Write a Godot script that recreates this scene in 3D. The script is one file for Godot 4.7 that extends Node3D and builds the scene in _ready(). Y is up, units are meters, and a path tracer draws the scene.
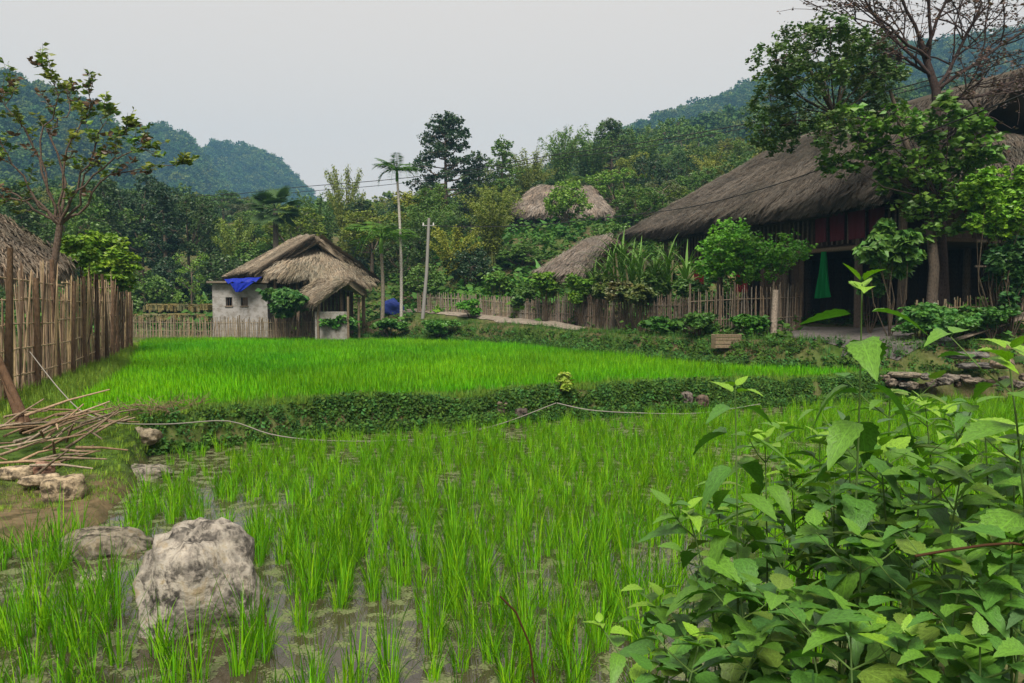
extends Node3D
# A valley village: two rice paddies, thatched houses, bamboo fences, wooded hills under an overcast sky.
# Distances: x to the right, y up, d = metres in front of the standing place (d = -z). Water of the lower paddy is y = 0.

const F := 824.0
const EYE := Vector3(0, 2.2, 0)
const TILT := -2.88
var rng := RandomNumberGenerator.new()
var look := Basis()
var M := {}
var used := {}
var fbm := FastNoiseLite.new()
var fine := FastNoiseLite.new()

# ------------------------------------------------------------------ mesh collector
class MB:
	var v := PackedVector3Array()
	var n := PackedVector3Array()
	var c := PackedColorArray()
	var t := PackedVector2Array()
	var ix := PackedInt32Array()

	func vert(p: Vector3, nn: Vector3, col: Color, uv := Vector2.ZERO) -> int:
		v.append(p); n.append(nn); c.append(col); t.append(uv)
		return v.size() - 1

	func tri(a: int, b: int, d: int) -> void:
		ix.append(a); ix.append(b); ix.append(d)

	func quad(a: Vector3, b: Vector3, d: Vector3, e: Vector3, col: Color) -> void:
		var nn := (d - a).cross(b - a).normalized()
		var i := v.size()
		vert(a, nn, col, Vector2(0, 0)); vert(b, nn, col, Vector2(1, 0)); vert(d, nn, col, Vector2(1, 1)); vert(e, nn, col, Vector2(0, 1))
		tri(i, i + 1, i + 2); tri(i, i + 2, i + 3)

	func diamond(base: Vector3, along: Vector3, side: Vector3, col: Color) -> void:
		# a leaf: two faces folded along the midrib
		var up := side.cross(along).normalized() * side.length() * 0.35
		var i := v.size()
		var mid := base + along * 0.45
		var nl := (along).cross(side + up).normalized()
		var nr := (along).cross(side - up).normalized()
		var l := mid + side + up
		var r := mid - side + up
		vert(base, nl, col); vert(l, nl, col); vert(base + along, nl, col)
		vert(base, nr, col); vert(base + along, nr, col); vert(r, nr, col)
		tri(i, i + 1, i + 2); tri(i + 3, i + 4, i + 5)

	func tube(pts: Array, radii: Array, sides: int, col: Color, cap := true) -> void:
		var first := v.size()
		var m := pts.size()
		var ref := Vector3(0.31, 0.2, 0.93)
		for k in m:
			var dir: Vector3 = (pts[mini(k + 1, m - 1)] - pts[maxi(k - 1, 0)]).normalized()
			var a := dir.cross(ref)
			if a.length() < 0.1:
				a = dir.cross(Vector3.RIGHT)
			a = a.normalized()
			var b := dir.cross(a)
			var r: float = radii[k] if radii.size() > k else radii[radii.size() - 1]
			for s in sides:
				var ang := TAU * s / sides
				var o := a * cos(ang) + b * sin(ang)
				vert(pts[k] + o * r, o, col, Vector2(float(s) / sides, k))
		for k in m - 1:
			for s in sides:
				var p := first + k * sides + s
				var q := first + k * sides + (s + 1) % sides
				tri(p, p + sides, q); tri(q, p + sides, q + sides)
		if cap:
			for e in [0, m - 1]:
				var dir: Vector3 = (pts[1] - pts[0] if e == 0 else pts[m - 1] - pts[m - 2]).normalized() * (-1.0 if e == 0 else 1.0)
				var ctr := vert(pts[e], dir, col)
				var ring := v.size()
				for s in sides:
					vert(v[first + e * sides + s], dir, col)
				for s in sides:
					if e == 0:
						tri(ctr, ring + s, ring + (s + 1) % sides)
					else:
						tri(ctr, ring + (s + 1) % sides, ring + s)

	func box(xf: Transform3D, size: Vector3, col: Color, bev := 0.0) -> void:
		# box with chamfered edges: each face is inset by bev, edges and corners are bridged
		var h := size * 0.5
		var bb := minf(bev, minf(h.x, minf(h.y, h.z)) * 0.8)
		var ax := [Vector3(1, 0, 0), Vector3(0, 1, 0), Vector3(0, 0, 1)]
		for k in 3:
			for s in [-1.0, 1.0]:
				var w: Vector3 = ax[k]
				var u: Vector3 = ax[(k + 1) % 3]
				var q: Vector3 = ax[(k + 2) % 3]
				var o: Vector3 = w * (h[k] * s)
				var hu: Vector3 = u * (h[(k + 1) % 3] - bb)
				var hq: Vector3 = q * (h[(k + 2) % 3] - bb)
				var f := [o - hu - hq, o + hu - hq, o + hu + hq, o - hu + hq]
				if s < 0:
					f.reverse()
				quad(xf * f[3], xf * f[2], xf * f[1], xf * f[0], col)
		if bb > 0.0:
			for k in 3:
				var u2 := (k + 1) % 3
				var q2 := (k + 2) % 3
				for su in [-1.0, 1.0]:
					for sq in [-1.0, 1.0]:
						var a := Vector3.ZERO
						a[u2] = h[u2] * su
						a[q2] = (h[q2] - bb) * sq
						var b := Vector3.ZERO
						b[u2] = (h[u2] - bb) * su
						b[q2] = h[q2] * sq
						var e: Vector3 = ax[k] * (h[k] - bb)
						if su * sq > 0:
							quad(xf * (a - e), xf * (a + e), xf * (b + e), xf * (b - e), col)
						else:
							quad(xf * (b - e), xf * (b + e), xf * (a + e), xf * (a - e), col)

	func done() -> ArrayMesh:
		for k in range(0, ix.size(), 3):      # front faces run clockwise, agreeing with the normals
			var p := v[ix[k]]
			if (v[ix[k + 2]] - p).cross(v[ix[k + 1]] - p).dot(n[ix[k]] + n[ix[k + 1]] + n[ix[k + 2]]) < 0.0:
				var w := ix[k + 1]
				ix[k + 1] = ix[k + 2]
				ix[k + 2] = w
		var a := []
		a.resize(Mesh.ARRAY_MAX)
		a[Mesh.ARRAY_VERTEX] = v
		a[Mesh.ARRAY_NORMAL] = n
		a[Mesh.ARRAY_COLOR] = c
		a[Mesh.ARRAY_TEX_UV] = t
		a[Mesh.ARRAY_INDEX] = ix
		var m := ArrayMesh.new()
		m.add_surface_from_arrays(Mesh.PRIMITIVE_TRIANGLES, a)
		return m

# ------------------------------------------------------------------ naming and placing
func numbered(called: String) -> String:
	var k: int = used.get(called, 0)
	used[called] = k + 1
	return called if k == 0 else "%s_%03d" % [called, k]

func tag(o: Node3D, label: String, category := "", group := "", kind := "") -> void:
	o.set_meta("label", label)
	if category: o.set_meta("category", category)
	if group: o.set_meta("group", group)
	if kind: o.set_meta("kind", kind)

func thing(called: String, label: String, category: String, where := Vector3.ZERO, group := "") -> Node3D:
	var o := Node3D.new()
	o.name = numbered(called)
	add_child(o)
	o.position = where
	tag(o, label, category, group)
	return o

func put(mesh: Mesh, called: String, material: Material, parent: Node3D = null, xf := Transform3D()) -> MeshInstance3D:
	var o := MeshInstance3D.new()
	o.mesh = mesh
	o.material_override = material
	o.transform = xf
	if parent == null:
		o.name = numbered(called)
		add_child(o)
	else:
		o.name = called
		parent.add_child(o, true)
	return o

func swarm(called: String, mesh: Mesh, material: Material, xfs: Array, tints: Array, parent: Node3D = null) -> MultiMeshInstance3D:
	var mm := MultiMesh.new()
	mm.transform_format = MultiMesh.TRANSFORM_3D
	mm.use_colors = true
	mm.mesh = mesh
	mm.instance_count = xfs.size()
	for k in xfs.size():
		mm.set_instance_transform(k, xfs[k])
		mm.set_instance_color(k, tints[k % tints.size()])
	var o := MultiMeshInstance3D.new()
	o.multimesh = mm
	o.material_override = material
	if parent == null:
		o.name = numbered(called)
		add_child(o)
	else:
		o.name = called
		parent.add_child(o, true)
	o.set_meta("kind", "stuff")
	return o

func at(px: float, py: float, d: float) -> Vector3:
	var r := look * Vector3((px - 512.0) / F, (341.5 - py) / F, -1.0)
	return EYE + r * (d / -r.z)

func on(px: float, d: float, lift := 0.0) -> Vector3:
	var p := at(px, 300, d)
	return Vector3(p.x, gy(p.x, d) + lift, -d)

func rr(a: float, b: float) -> float:
	return rng.randf_range(a, b)

func tint(base: Color, spread: float, warm := 0.0) -> Color:
	var k := 1.0 + rr(-spread, spread)
	var w := 1.0 + rr(-warm, warm)
	return Color(base.r * k * w, base.g * k, base.b * k / w)

func turn_scale(p: Vector3, yaw: float, s: Vector3) -> Transform3D:
	return Transform3D(Basis(Vector3.UP, yaw).scaled_local(s), p)

func aim(p: Vector3, x_axis: Vector3, up := Vector3.UP) -> Transform3D:
	var x := x_axis.normalized()
	var z := x.cross(up)
	if z.length() < 0.01:
		z = x.cross(Vector3.RIGHT)
	z = z.normalized()
	return Transform3D(Basis(x, z.cross(x), z), p)

# ------------------------------------------------------------------ the lie of the land
var LOWER := [Vector2(-12, 2.6), Vector2(0, 2.6), Vector2(1.2, 3.2), Vector2(2.6, 4.6), Vector2(4.5, 5.5), Vector2(8, 6.5), Vector2(16, 9), Vector2(18, 20.5), Vector2(11.5, 19.0), Vector2(7.3, 17.7), Vector2(3.9, 16.4), Vector2(0.9, 15.1), Vector2(-1.3, 14.1), Vector2(-3.6, 13.0), Vector2(-5.2, 11.6), Vector2(-4.4, 9.4), Vector2(-3.9, 7.6), Vector2(-4.9, 7.0), Vector2(-12, 6.8)]
var UPPER := [Vector2(-6.3, 11.9), Vector2(-3.8, 13.9), Vector2(-1.3, 15.0), Vector2(1.0, 16.0), Vector2(4.0, 17.3), Vector2(7.3, 18.6), Vector2(9.2, 18.9), Vector2(8.6, 20), Vector2(6.0, 21.6), Vector2(4.0, 24.5), Vector2(1.2, 30), Vector2(-2, 34), Vector2(-5, 36.0), Vector2(-10, 36.2), Vector2(-16, 36.4), Vector2(-15.4, 34), Vector2(-13.2, 29), Vector2(-10.7, 23), Vector2(-9.0, 18.4), Vector2(-7.9, 15.2), Vector2(-7.0, 12.8)]
var RISE := [Vector2(9.8, 19.5), Vector2(6.6, 21.9), Vector2(4.6, 24.9), Vector2(1.8, 30.3), Vector2(-1.4, 34.3), Vector2(-4.4, 36.8), Vector2(-7, 37.6), Vector2(-8, 60), Vector2(90, 60), Vector2(90, 18.6), Vector2(14, 19.4)]

func sd(poly: Array, p: Vector2) -> float:
	var best := 1e9
	var inside := false
	var j := poly.size() - 1
	for i in poly.size():
		var a: Vector2 = poly[i]
		var b: Vector2 = poly[j]
		var e := b - a
		var w := p - a
		var q := w - e * clampf(w.dot(e) / e.dot(e), 0.0, 1.0)
		best = minf(best, q.length_squared())
		if (a.y > p.y) != (b.y > p.y) and p.x < (b.x - a.x) * (p.y - a.y) / (b.y - a.y) + a.x:
			inside = not inside
		j = i
	return -sqrt(best) if inside else sqrt(best)

func bare(x: float, d: float) -> float:
	# the ground without the paddies
	var h := 0.52
	if d < 14.0 and x < -2.0:
		h = lerpf(0.08, 0.55, smoothstep(8.0, 12.5, d + maxf(0.0, -x - 5.0) * 0.8))
	if d < 10.0:
		h = lerpf(h, 0.6, smoothstep(7.0, 4.0, d))
	if d > 18.0 or x > 9.0:
		var s := sd(RISE, Vector2(x, d))
		h = lerpf(h, 1.08 + clampf(-s * 0.03, 0.0, 0.25), smoothstep(0.25, -0.35, s))
		h += smoothstep(0.5, -1.5, s) * maxf(0.0, d - 30.0) * 0.045 * smoothstep(12.0, 4.0, absf(x))
	h += 0.75 * exp(-(pow((x - 13.0) / 2.2, 2) + pow((d - 22.8) / 1.5, 2)))
	if d > 34.0:
		var k := lerpf(0.2, 0.26, smoothstep(-12.0, 8.0, x))
		var start := lerpf(46.0, 38.0, smoothstep(-12.0, 0.0, x))
		h += maxf(0.0, minf(d, 95.0) - start) * k * smoothstep(start, start + 14.0, d)
		h += fbm.get_noise_2d(x * 2.0, d * 2.0) * smoothstep(40.0, 60.0, d) * 1.6
	return h + fbm.get_noise_2d(x * 9.0, d * 9.0) * 0.09 + fine.get_noise_2d(x * 30.0, d * 30.0) * 0.025

func gy(x: float, d: float) -> float:
	var h := bare(x, d)
	if d < 39.0 and d > 10.0 and x < 11.0 and x > -18.0:
		h = lerpf(0.36, h, smoothstep(0.0, 0.3, sd(UPPER, Vector2(x, d)) + fine.get_noise_2d(x * 14.0, d * 14.0) * 0.12))
	if d < 22.0 and x > -14.0:
		h = lerpf(-0.14, h, smoothstep(-0.06, 0.16, sd(LOWER, Vector2(x, d)) + fine.get_noise_2d(x * 14.0 + 50.0, d * 14.0) * 0.16))
	return h

func ntex(freq: float, octaves: int, cols: Array, size := 512, sd_ := 1, kind := FastNoiseLite.TYPE_SIMPLEX_SMOOTH, gain := 0.5) -> ImageTexture:
	var f := FastNoiseLite.new()
	f.noise_type = kind
	f.seed = sd_
	f.frequency = freq
	f.fractal_octaves = octaves
	f.fractal_gain = gain
	var src := f.get_seamless_image(size, size)
	var g := Gradient.new()
	g.offsets = PackedFloat32Array()
	g.colors = PackedColorArray()
	var offs := PackedFloat32Array()
	var cc := PackedColorArray()
	for e in cols:
		offs.append(e[0])
		cc.append((e[1] as Color).linear_to_srgb())
	g.offsets = offs
	g.colors = cc
	var im := Image.create(size, size, false, Image.FORMAT_RGB8)
	for y in size:
		for x in size:
			im.set_pixel(x, y, g.sample(src.get_pixel(x, y).r))
	return ImageTexture.create_from_image(im)

func bump(freq: float, octaves: int, strength := 4.0, size := 512, sd_ := 7) -> ImageTexture:
	var f := FastNoiseLite.new()
	f.seed = sd_
	f.frequency = freq
	f.fractal_octaves = octaves
	var im := f.get_seamless_image(size, size)
	im.convert(Image.FORMAT_RGB8)
	im.bump_map_to_normal_map(strength)
	return ImageTexture.create_from_image(im)

func mat(col: Color, rough: float, vc := true, back := Color(0, 0, 0)) -> StandardMaterial3D:
	var m := StandardMaterial3D.new()
	m.albedo_color = col.linear_to_srgb()
	m.roughness = rough
	m.vertex_color_use_as_albedo = vc
	m.metallic_specular = 0.2
	if back != Color(0, 0, 0):
		m.backlight_enabled = true
		m.backlight = back.linear_to_srgb()
	return m

func tri_tex(m: StandardMaterial3D, tex: Texture2D, scale: Vector3, nrm: Texture2D = null, nscale := 1.0, world := true) -> StandardMaterial3D:
	m.albedo_texture = tex
	m.uv1_triplanar = true
	m.uv1_world_triplanar = world
	m.uv1_scale = scale
	if nrm:
		m.normal_enabled = true
		m.normal_texture = nrm
		m.normal_scale = nscale
	return m

func W(v: float) -> Color:
	return Color(v, v, v)

func make_materials() -> void:
	var grain := ntex(0.02, 4, [[0.2, W(0.55)], [0.5, W(0.95)], [0.8, Color(1.35, 1.3, 1.2)]], 512, 3)
	var nfine := bump(0.03, 4, 6.0, 512, 11)
	M.grain = grain
	M.nfine = nfine
	M.soil = tri_tex(mat(Color(1, 1, 1), 0.95), ntex(0.012, 5, [[0.25, Color(0.45, 0.5, 0.4)], [0.5, Color(0.95, 0.92, 0.85)], [0.75, Color(1.2, 1.1, 0.95)]], 512, 5), Vector3.ONE * 0.55, nfine, 1.2)
	M.leaf = mat(Color(1, 1, 1), 0.55, true, Color(0.3, 0.42, 0.12))
	M.rice = mat(Color(1, 1, 1), 0.5, true, Color(0.42, 0.55, 0.12))
	M.wood = tri_tex(mat(Color(1, 1, 1), 0.9), grain, Vector3(3, 0.7, 3), nfine, 0.8, false)
	M.bark = tri_tex(mat(Color(1, 1, 1), 0.95), grain, Vector3(2, 0.8, 2), nfine, 1.2, false)
	M.rock = tri_tex(mat(Color(1, 1, 1), 0.85), ntex(0.009, 8, [[0.3, Color(0.12, 0.12, 0.12)], [0.42, Color(0.45, 0.44, 0.42)], [0.5, Color(0.9, 0.87, 0.82)], [0.62, Color(1.15, 1.1, 1.02)], [0.8, Color(0.8, 0.7, 0.5)]], 1024, 9, FastNoiseLite.TYPE_PERLIN, 0.68), Vector3.ONE * 0.8, bump(0.015, 7, 9.0, 1024, 21), 1.2, false)
	M.thatch = tri_tex(mat(Color(1, 1, 1), 1.0), ntex(0.03, 4, [[0.2, W(0.5)], [0.5, W(0.9)], [0.8, Color(1.3, 1.25, 1.15)]], 512, 13), Vector3(2.5, 2.5, 2.5), nfine, 1.5)
	M.straw = mat(Color(1, 1, 1), 0.95)
	M.plaster = tri_tex(mat(Color(1, 1, 1), 0.9), ntex(0.01, 5, [[0.25, Color(0.72, 0.7, 0.66)], [0.5, W(0.95)], [0.75, W(1.08)]], 512, 17), Vector3.ONE * 0.6, nfine, 0.5)
	M.plain = mat(Color(1, 1, 1), 0.85)
	M.cloth = mat(Color(1, 1, 1), 0.9, true, Color(0.3, 0.3, 0.3))
	M.tarp = mat(Color(1, 1, 1), 0.45)
	M.path = tri_tex(mat(Color(1, 1, 1), 0.95), ntex(0.02, 5, [[0.25, W(0.7)], [0.5, W(0.95)], [0.75, W(1.15)]], 512, 19), Vector3.ONE * 0.5, nfine, 0.6)
	M.wire = mat(Color(0.03, 0.03, 0.03), 0.6, false)
	# leaf with veins, for the weeds close by
	var im := Image.create(96, 96, false, Image.FORMAT_RGB8)
	for y in 96:
		for x in 96:
			var u := (x + 0.5) / 96.0
			var w := absf((y + 0.5) / 96.0 - 0.5) * 2.0
			var vein := smoothstep(0.06, 0.02, w)
			var s := fposmod(u * 7.0 - w * 2.6, 1.0)
			vein = maxf(vein, smoothstep(0.1, 0.03, minf(s, 1.0 - s)) * 0.55 * smoothstep(1.0, 0.7, w))
			var k := 0.66 + 0.3 * fine.get_noise_2d(x * 9.0, y * 9.0) + 0.3 * fine.get_noise_2d(x * 2.2 + 70.0, y * 2.2)
			im.set_pixel(x, y, Color(k, k, k).lerp(Color(1.0, 1.0, 0.95), vein * 0.8).clamp().linear_to_srgb() * 1.0)
	var vt := ImageTexture.create_from_image(im)
	var vb: Image = im.duplicate()
	vb.bump_map_to_normal_map(3.0)
	var vn := ImageTexture.create_from_image(vb)
	for e in [["weed_a", Color(0.147, 0.333, 0.036)], ["weed_b", Color(0.099, 0.260, 0.039)], ["weed_c", Color(0.257, 0.487, 0.036)], ["weed_d", Color(0.070, 0.189, 0.043)], ["weed_e", Color(0.17, 0.28, 0.04)], ["weed_f", Color(0.1, 0.2, 0.075)]]:
		var m := mat(e[1], 0.5, true, Color(0.35, 0.5, 0.12))
		m.albedo_texture = vt
		m.roughness = 0.42
		m.metallic_specular = 0.4
		m.normal_enabled = true
		m.normal_texture = vn
		m.normal_scale = 1.0
		M[e[0]] = m
	# standing water with floating duckweed and scum
	var f := FastNoiseLite.new()
	f.seed = 4
	f.frequency = 0.011
	f.fractal_octaves = 4
	var a := f.get_seamless_image(1024, 1024)
	f.seed = 8
	f.frequency = 0.09
	f.fractal_octaves = 3
	var b := f.get_seamless_image(1024, 1024)
	var al := Image.create(1024, 1024, false, Image.FORMAT_RGB8)
	var ro := Image.create(1024, 1024, false, Image.FORMAT_RGB8)
	for y in 1024:
		for x in 1024:
			var p := a.get_pixel(x, y).r
			var q := b.get_pixel(x, y).r
			var cover := smoothstep(0.57, 0.72, p * 0.72 + q * 0.38)
			var green := Color(0.09, 0.12, 0.035).lerp(Color(0.14, 0.15, 0.07), smoothstep(0.4, 0.7, q))
			al.set_pixel(x, y, Color(0.045, 0.036, 0.022).lerp(green, cover).linear_to_srgb())
			ro.set_pixel(x, y, W(lerpf(0.04, 0.75, cover)))
	var wm := mat(Color(1, 1, 1), 1.0, false)
	tri_tex(wm, ImageTexture.create_from_image(al), Vector3.ONE * 0.42)
	wm.roughness_texture = ImageTexture.create_from_image(ro)
	wm.roughness_texture_channel = BaseMaterial3D.TEXTURE_CHANNEL_RED
	wm.metallic_specular = 0.5
	M.water = wm

# ------------------------------------------------------------------ setting
func make_ground() -> void:
	var xs := []
	var ds := []
	var x := -13.0
	while x <= 13.0:
		xs.append(x); x += 0.17
	var step := 0.2
	while x < 110.0:
		xs.append(x); xs.push_front(-x); step *= 1.09; x += step
	var d := -8.0
	while d < 1.0:
		ds.append(d); d += 0.6
	while d < 24.0:
		ds.append(d); d += 0.15
	while d < 40.0:
		ds.append(d); d += 0.3
	step = 0.35
	while d < 150.0:
		ds.append(d); step *= 1.05; d += step
	var mb := MB.new()
	var nx := xs.size()
	for dd in ds:
		for xx in xs:
			var h := gy(xx, dd)
			var p := Vector2(xx, dd)
			var noise := fbm.get_noise_2d(xx * 14.0, dd * 14.0)
			var soil := Color(0.13, 0.1, 0.06)
			var green := Color(0.055, 0.1, 0.022)
			var g := 0.5 + noise * 1.4
			if dd < 13.0 and xx < -3.0:
				g = 0.6 + noise * 2.0
			if h < 0.0:
				g = 0.0
			var col := soil.lerp(green, clampf(g, 0.0, 1.0))
			mb.vert(Vector3(xx, h, -dd), Vector3.UP, col)
	for j in ds.size() - 1:
		for i in nx - 1:
			var a := j * nx + i
			mb.tri(a, a + nx, a + 1); mb.tri(a + 1, a + nx, a + nx + 1)
	for j in ds.size():
		for i in nx:
			var a := j * nx + i
			var px: Vector3 = mb.v[j * nx + mini(i + 1, nx - 1)] - mb.v[j * nx + maxi(i - 1, 0)]
			var pz: Vector3 = mb.v[mini(j + 1, ds.size() - 1) * nx + i] - mb.v[maxi(j - 1, 0) * nx + i]
			mb.n[a] = px.cross(pz).normalized()
	var g := put(mb.done(), "ground", M.soil)
	tag(g, "grassy soil ground with banks around the paddies rising into the hillside", "ground", "", "structure")
	var far := MB.new()
	far.quad(Vector3(-520, -0.6, -760), Vector3(520, -0.6, -760), Vector3(520, -0.6, 40), Vector3(-520, -0.6, 40), Color(0.06, 0.09, 0.03))
	tag(put(far.done(), "terrain", M.soil), "valley floor reaching out beneath the wooded hills", "terrain", "", "structure")
	var wt := MB.new()
	wt.quad(Vector3(-14, 0, -21), Vector3(19, 0, -21), Vector3(19, 0, -2.2), Vector3(-14, 0, -2.2), Color(1, 1, 1))
	tag(put(wt.done(), "water", M.water), "shallow muddy paddy water with patches of floating duckweed", "water", "", "structure")

func ribbon(pts: Array, widths: Array, lift: float, col: Color) -> ArrayMesh:
	# a strip draped over the ground along pts (x, d)
	var mb := MB.new()
	var dense := []
	var ws := []
	for k in pts.size() - 1:
		for s in 12:
			dense.append(pts[k].lerp(pts[k + 1], s / 12.0)); ws.append(lerpf(widths[k], widths[k + 1], s / 12.0))
	for k in dense.size():
		var a: Vector2 = dense[maxi(k - 1, 0)]
		var b: Vector2 = dense[mini(k + 1, dense.size() - 1)]
		var dir := (b - a).normalized()
		var side := Vector2(-dir.y, dir.x)
		for s in 7:
			var u: float = (s / 6.0 - 0.5) * ws[k] * (1.0 + 0.25 * fine.get_noise_2d(k * 9.0, s * 5.0))
			var q: Vector2 = dense[k] + side * u
			mb.vert(Vector3(q.x, gy(q.x, q.y) + lift - (0.06 if s == 0 or s == 6 else 0.0), -q.y), Vector3.UP, tint(col, 0.1))
	for k in dense.size() - 1:
		for s in 6:
			var a := k * 7 + s
			mb.tri(a, a + 1, a + 7); mb.tri(a + 1, a + 8, a + 7)
	return mb.done()

func make_paths() -> void:
	var w := []
	for e in [[380, 44.0], [400, 40.0], [440, 37.6], [490, 35.0], [545, 31.3], [575, 29.4]]:
		var p := at(e[0], 300, e[1])
		w.append(Vector2(p.x + 0.5, e[1] + 0.9))
	tag(put(ribbon(w, [1.3, 1.4, 1.5, 1.4, 1.0, 0.4], 0.09, Color(0.24, 0.205, 0.165)), "path", M.path), "pale trodden path running along the fence above the rice", "path", "", "structure")
	var y := []
	for e in [[835, 26.5], [838, 24.5], [845, 22.8], [868, 21.4], [905, 20.5], [960, 20.2]]:
		var p := at(e[0], 300, e[1])
		y.append(Vector2(p.x, e[1]))
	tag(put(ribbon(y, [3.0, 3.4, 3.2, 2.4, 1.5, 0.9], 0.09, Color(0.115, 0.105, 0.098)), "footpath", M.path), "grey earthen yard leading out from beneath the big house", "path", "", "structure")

func make_hill(crest: Array, front: float, back: float, tree_h: float, count: int, label: String, crowns: Array, tints: Array, tree_label: String, sc := 1.0) -> void:
	# crest: [px, py, d] along the skyline; the slopes fall away to both sides of it
	var pts := []
	for e in crest:
		var p := at(e[0], e[1], e[2])
		p.y -= tree_h
		pts.append(p)
	var line := []
	for k in pts.size() - 1:
		for s in 10:
			line.append(pts[k].lerp(pts[k + 1], smoothstep(0.0, 1.0, s / 10.0) * 0.5 + s / 20.0))
	line.append(pts[-1])
	var rows := 26
	var mb := MB.new()
	var m := line.size()
	for k in m:
		var dir: Vector3 = line[mini(k + 1, m - 1)] - line[maxi(k - 1, 0)]
		var side := Vector3(-dir.z, 0, dir.x).normalized()
		if side.z < 0: side = -side
		side = (side + Vector3(0, 0, 1.2)).normalized()
		for r in rows + 1:
			var u := float(r) / rows * 2.0 - 1.0
			var off := u * (front if u > 0 else back)
			var q: Vector3 = line[k] + side * off
			var fall := 1.0 - pow(absf(u), 1.25)
			q.y = -3.0 + (line[k].y + 3.0) * fall + fbm.get_noise_2d(q.x * 0.8, q.z * 0.8) * line[k].y * 0.16 * (1.0 - fall) * 4.0 * fall
			mb.vert(q, Vector3.UP, Color(0.05, 0.08, 0.025))
	for k in m - 1:
		for r in rows:
			var a := k * (rows + 1) + r
			mb.tri(a, a + 1, a + rows + 1); mb.tri(a + 1, a + rows + 2, a + rows + 1)
	for k in m:
		for r in rows + 1:
			var px: Vector3 = mb.v[mini(k + 1, m - 1) * (rows + 1) + r] - mb.v[maxi(k - 1, 0) * (rows + 1) + r]
			var pz: Vector3 = mb.v[k * (rows + 1) + mini(r + 1, rows)] - mb.v[k * (rows + 1) + maxi(r - 1, 0)]
			var nn := px.cross(pz).normalized()
			mb.n[k * (rows + 1) + r] = nn if nn.y > 0 else -nn
	tag(put(mb.done(), "hill", M.soil), label, "hill", "", "structure")
	var lists := []
	var tl := []
	for c in crowns:
		lists.append([]); tl.append([])
	for i in count:
		var k := rng.randi_range(0, m - 2)
		var r := rng.randi_range(int(rows * 0.4), rows - 1)
		if i % 5 == 0: r = rows / 2 - 1 + rng.randi_range(0, 2)
		var a := k * (rows + 1) + r
		var p := mb.v[a].lerp(mb.v[a + 1], rng.randf()).lerp(mb.v[a + rows + 1], rng.randf())
		var w := rng.randi_range(0, crowns.size() - 1)
		var s := rr(0.55, 1.25) * sc
		lists[w].append(turn_scale(p - Vector3(0, 0.4, 0), rr(0, TAU), Vector3(s, s * rr(0.85, 1.35), s)))
		tl[w].append(tint(tints[rng.randi_range(0, tints.size() - 1)], 0.25, 0.12))
	var wood := Node3D.new()
	wood.name = numbered("forest")
	add_child(wood)
	tag(wood, tree_label, "forest", "", "stuff")
	for w in crowns.size():
		swarm("tree_cover", crowns[w], M.leaf, lists[w], tl[w], wood)

# ------------------------------------------------------------------ plants
func rand_dir() -> Vector3:
	var z := rr(-1, 1)
	var a := rr(0, TAU)
	var r := sqrt(1.0 - z * z)
	return Vector3(r * cos(a), z, r * sin(a))

func leaf_at(mb: MB, p: Vector3, size: float, col: Color, droop: float, narrow := 0.34) -> void:
	var a := rr(0, TAU)
	var along := Vector3(cos(a), rr(-droop - 0.35, 0.45 - droop), sin(a)).normalized() * size
	var side := along.cross(rand_dir()).normalized() * size * narrow
	mb.diamond(p, along, side, col)

func blob_crown(mb: MB, wood: MB, root: Vector3, blobs: Array, subs: int, per: int, leaf: float, base: Color, spread := 0.25, droop := 0.25, bark := Color(0.14, 0.11, 0.08), limb := 0.07, fill := 0.35) -> void:
	# blobs: [centre, radii]; each holds sub-clumps of leaves, each clump a tint of its own
	for b in blobs:
		var c: Vector3 = b[0]
		var r: Vector3 = b[1]
		if wood:
			var mid := root.lerp(c, 0.5) + Vector3(rr(-.1, .1), -0.08, rr(-.1, .1)) * root.distance_to(c)
			wood.tube([root, mid, c], [limb, limb * 0.7, limb * 0.3], 5, bark)
		for s in subs:
			var u := rand_dir()
			var k := lerpf(fill, 1.0, sqrt(rng.randf()))
			var q := c + u * r * k
			if wood and s % 3 == 0:
				wood.tube([c, c.lerp(q, 0.5) + Vector3(0, -0.05, 0) * r.y, q], [limb * 0.3, limb * 0.2, limb * 0.07], 3, bark, false)
			var col := tint(base, spread, 0.15)
			var rs := (r.x + r.y + r.z) / 3.0 * rr(0.16, 0.34)
			for i in per:
				leaf_at(mb, q + rand_dir() * rs * rng.randf(), leaf * rr(0.65, 1.25), tint(col, 0.14), droop)

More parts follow.
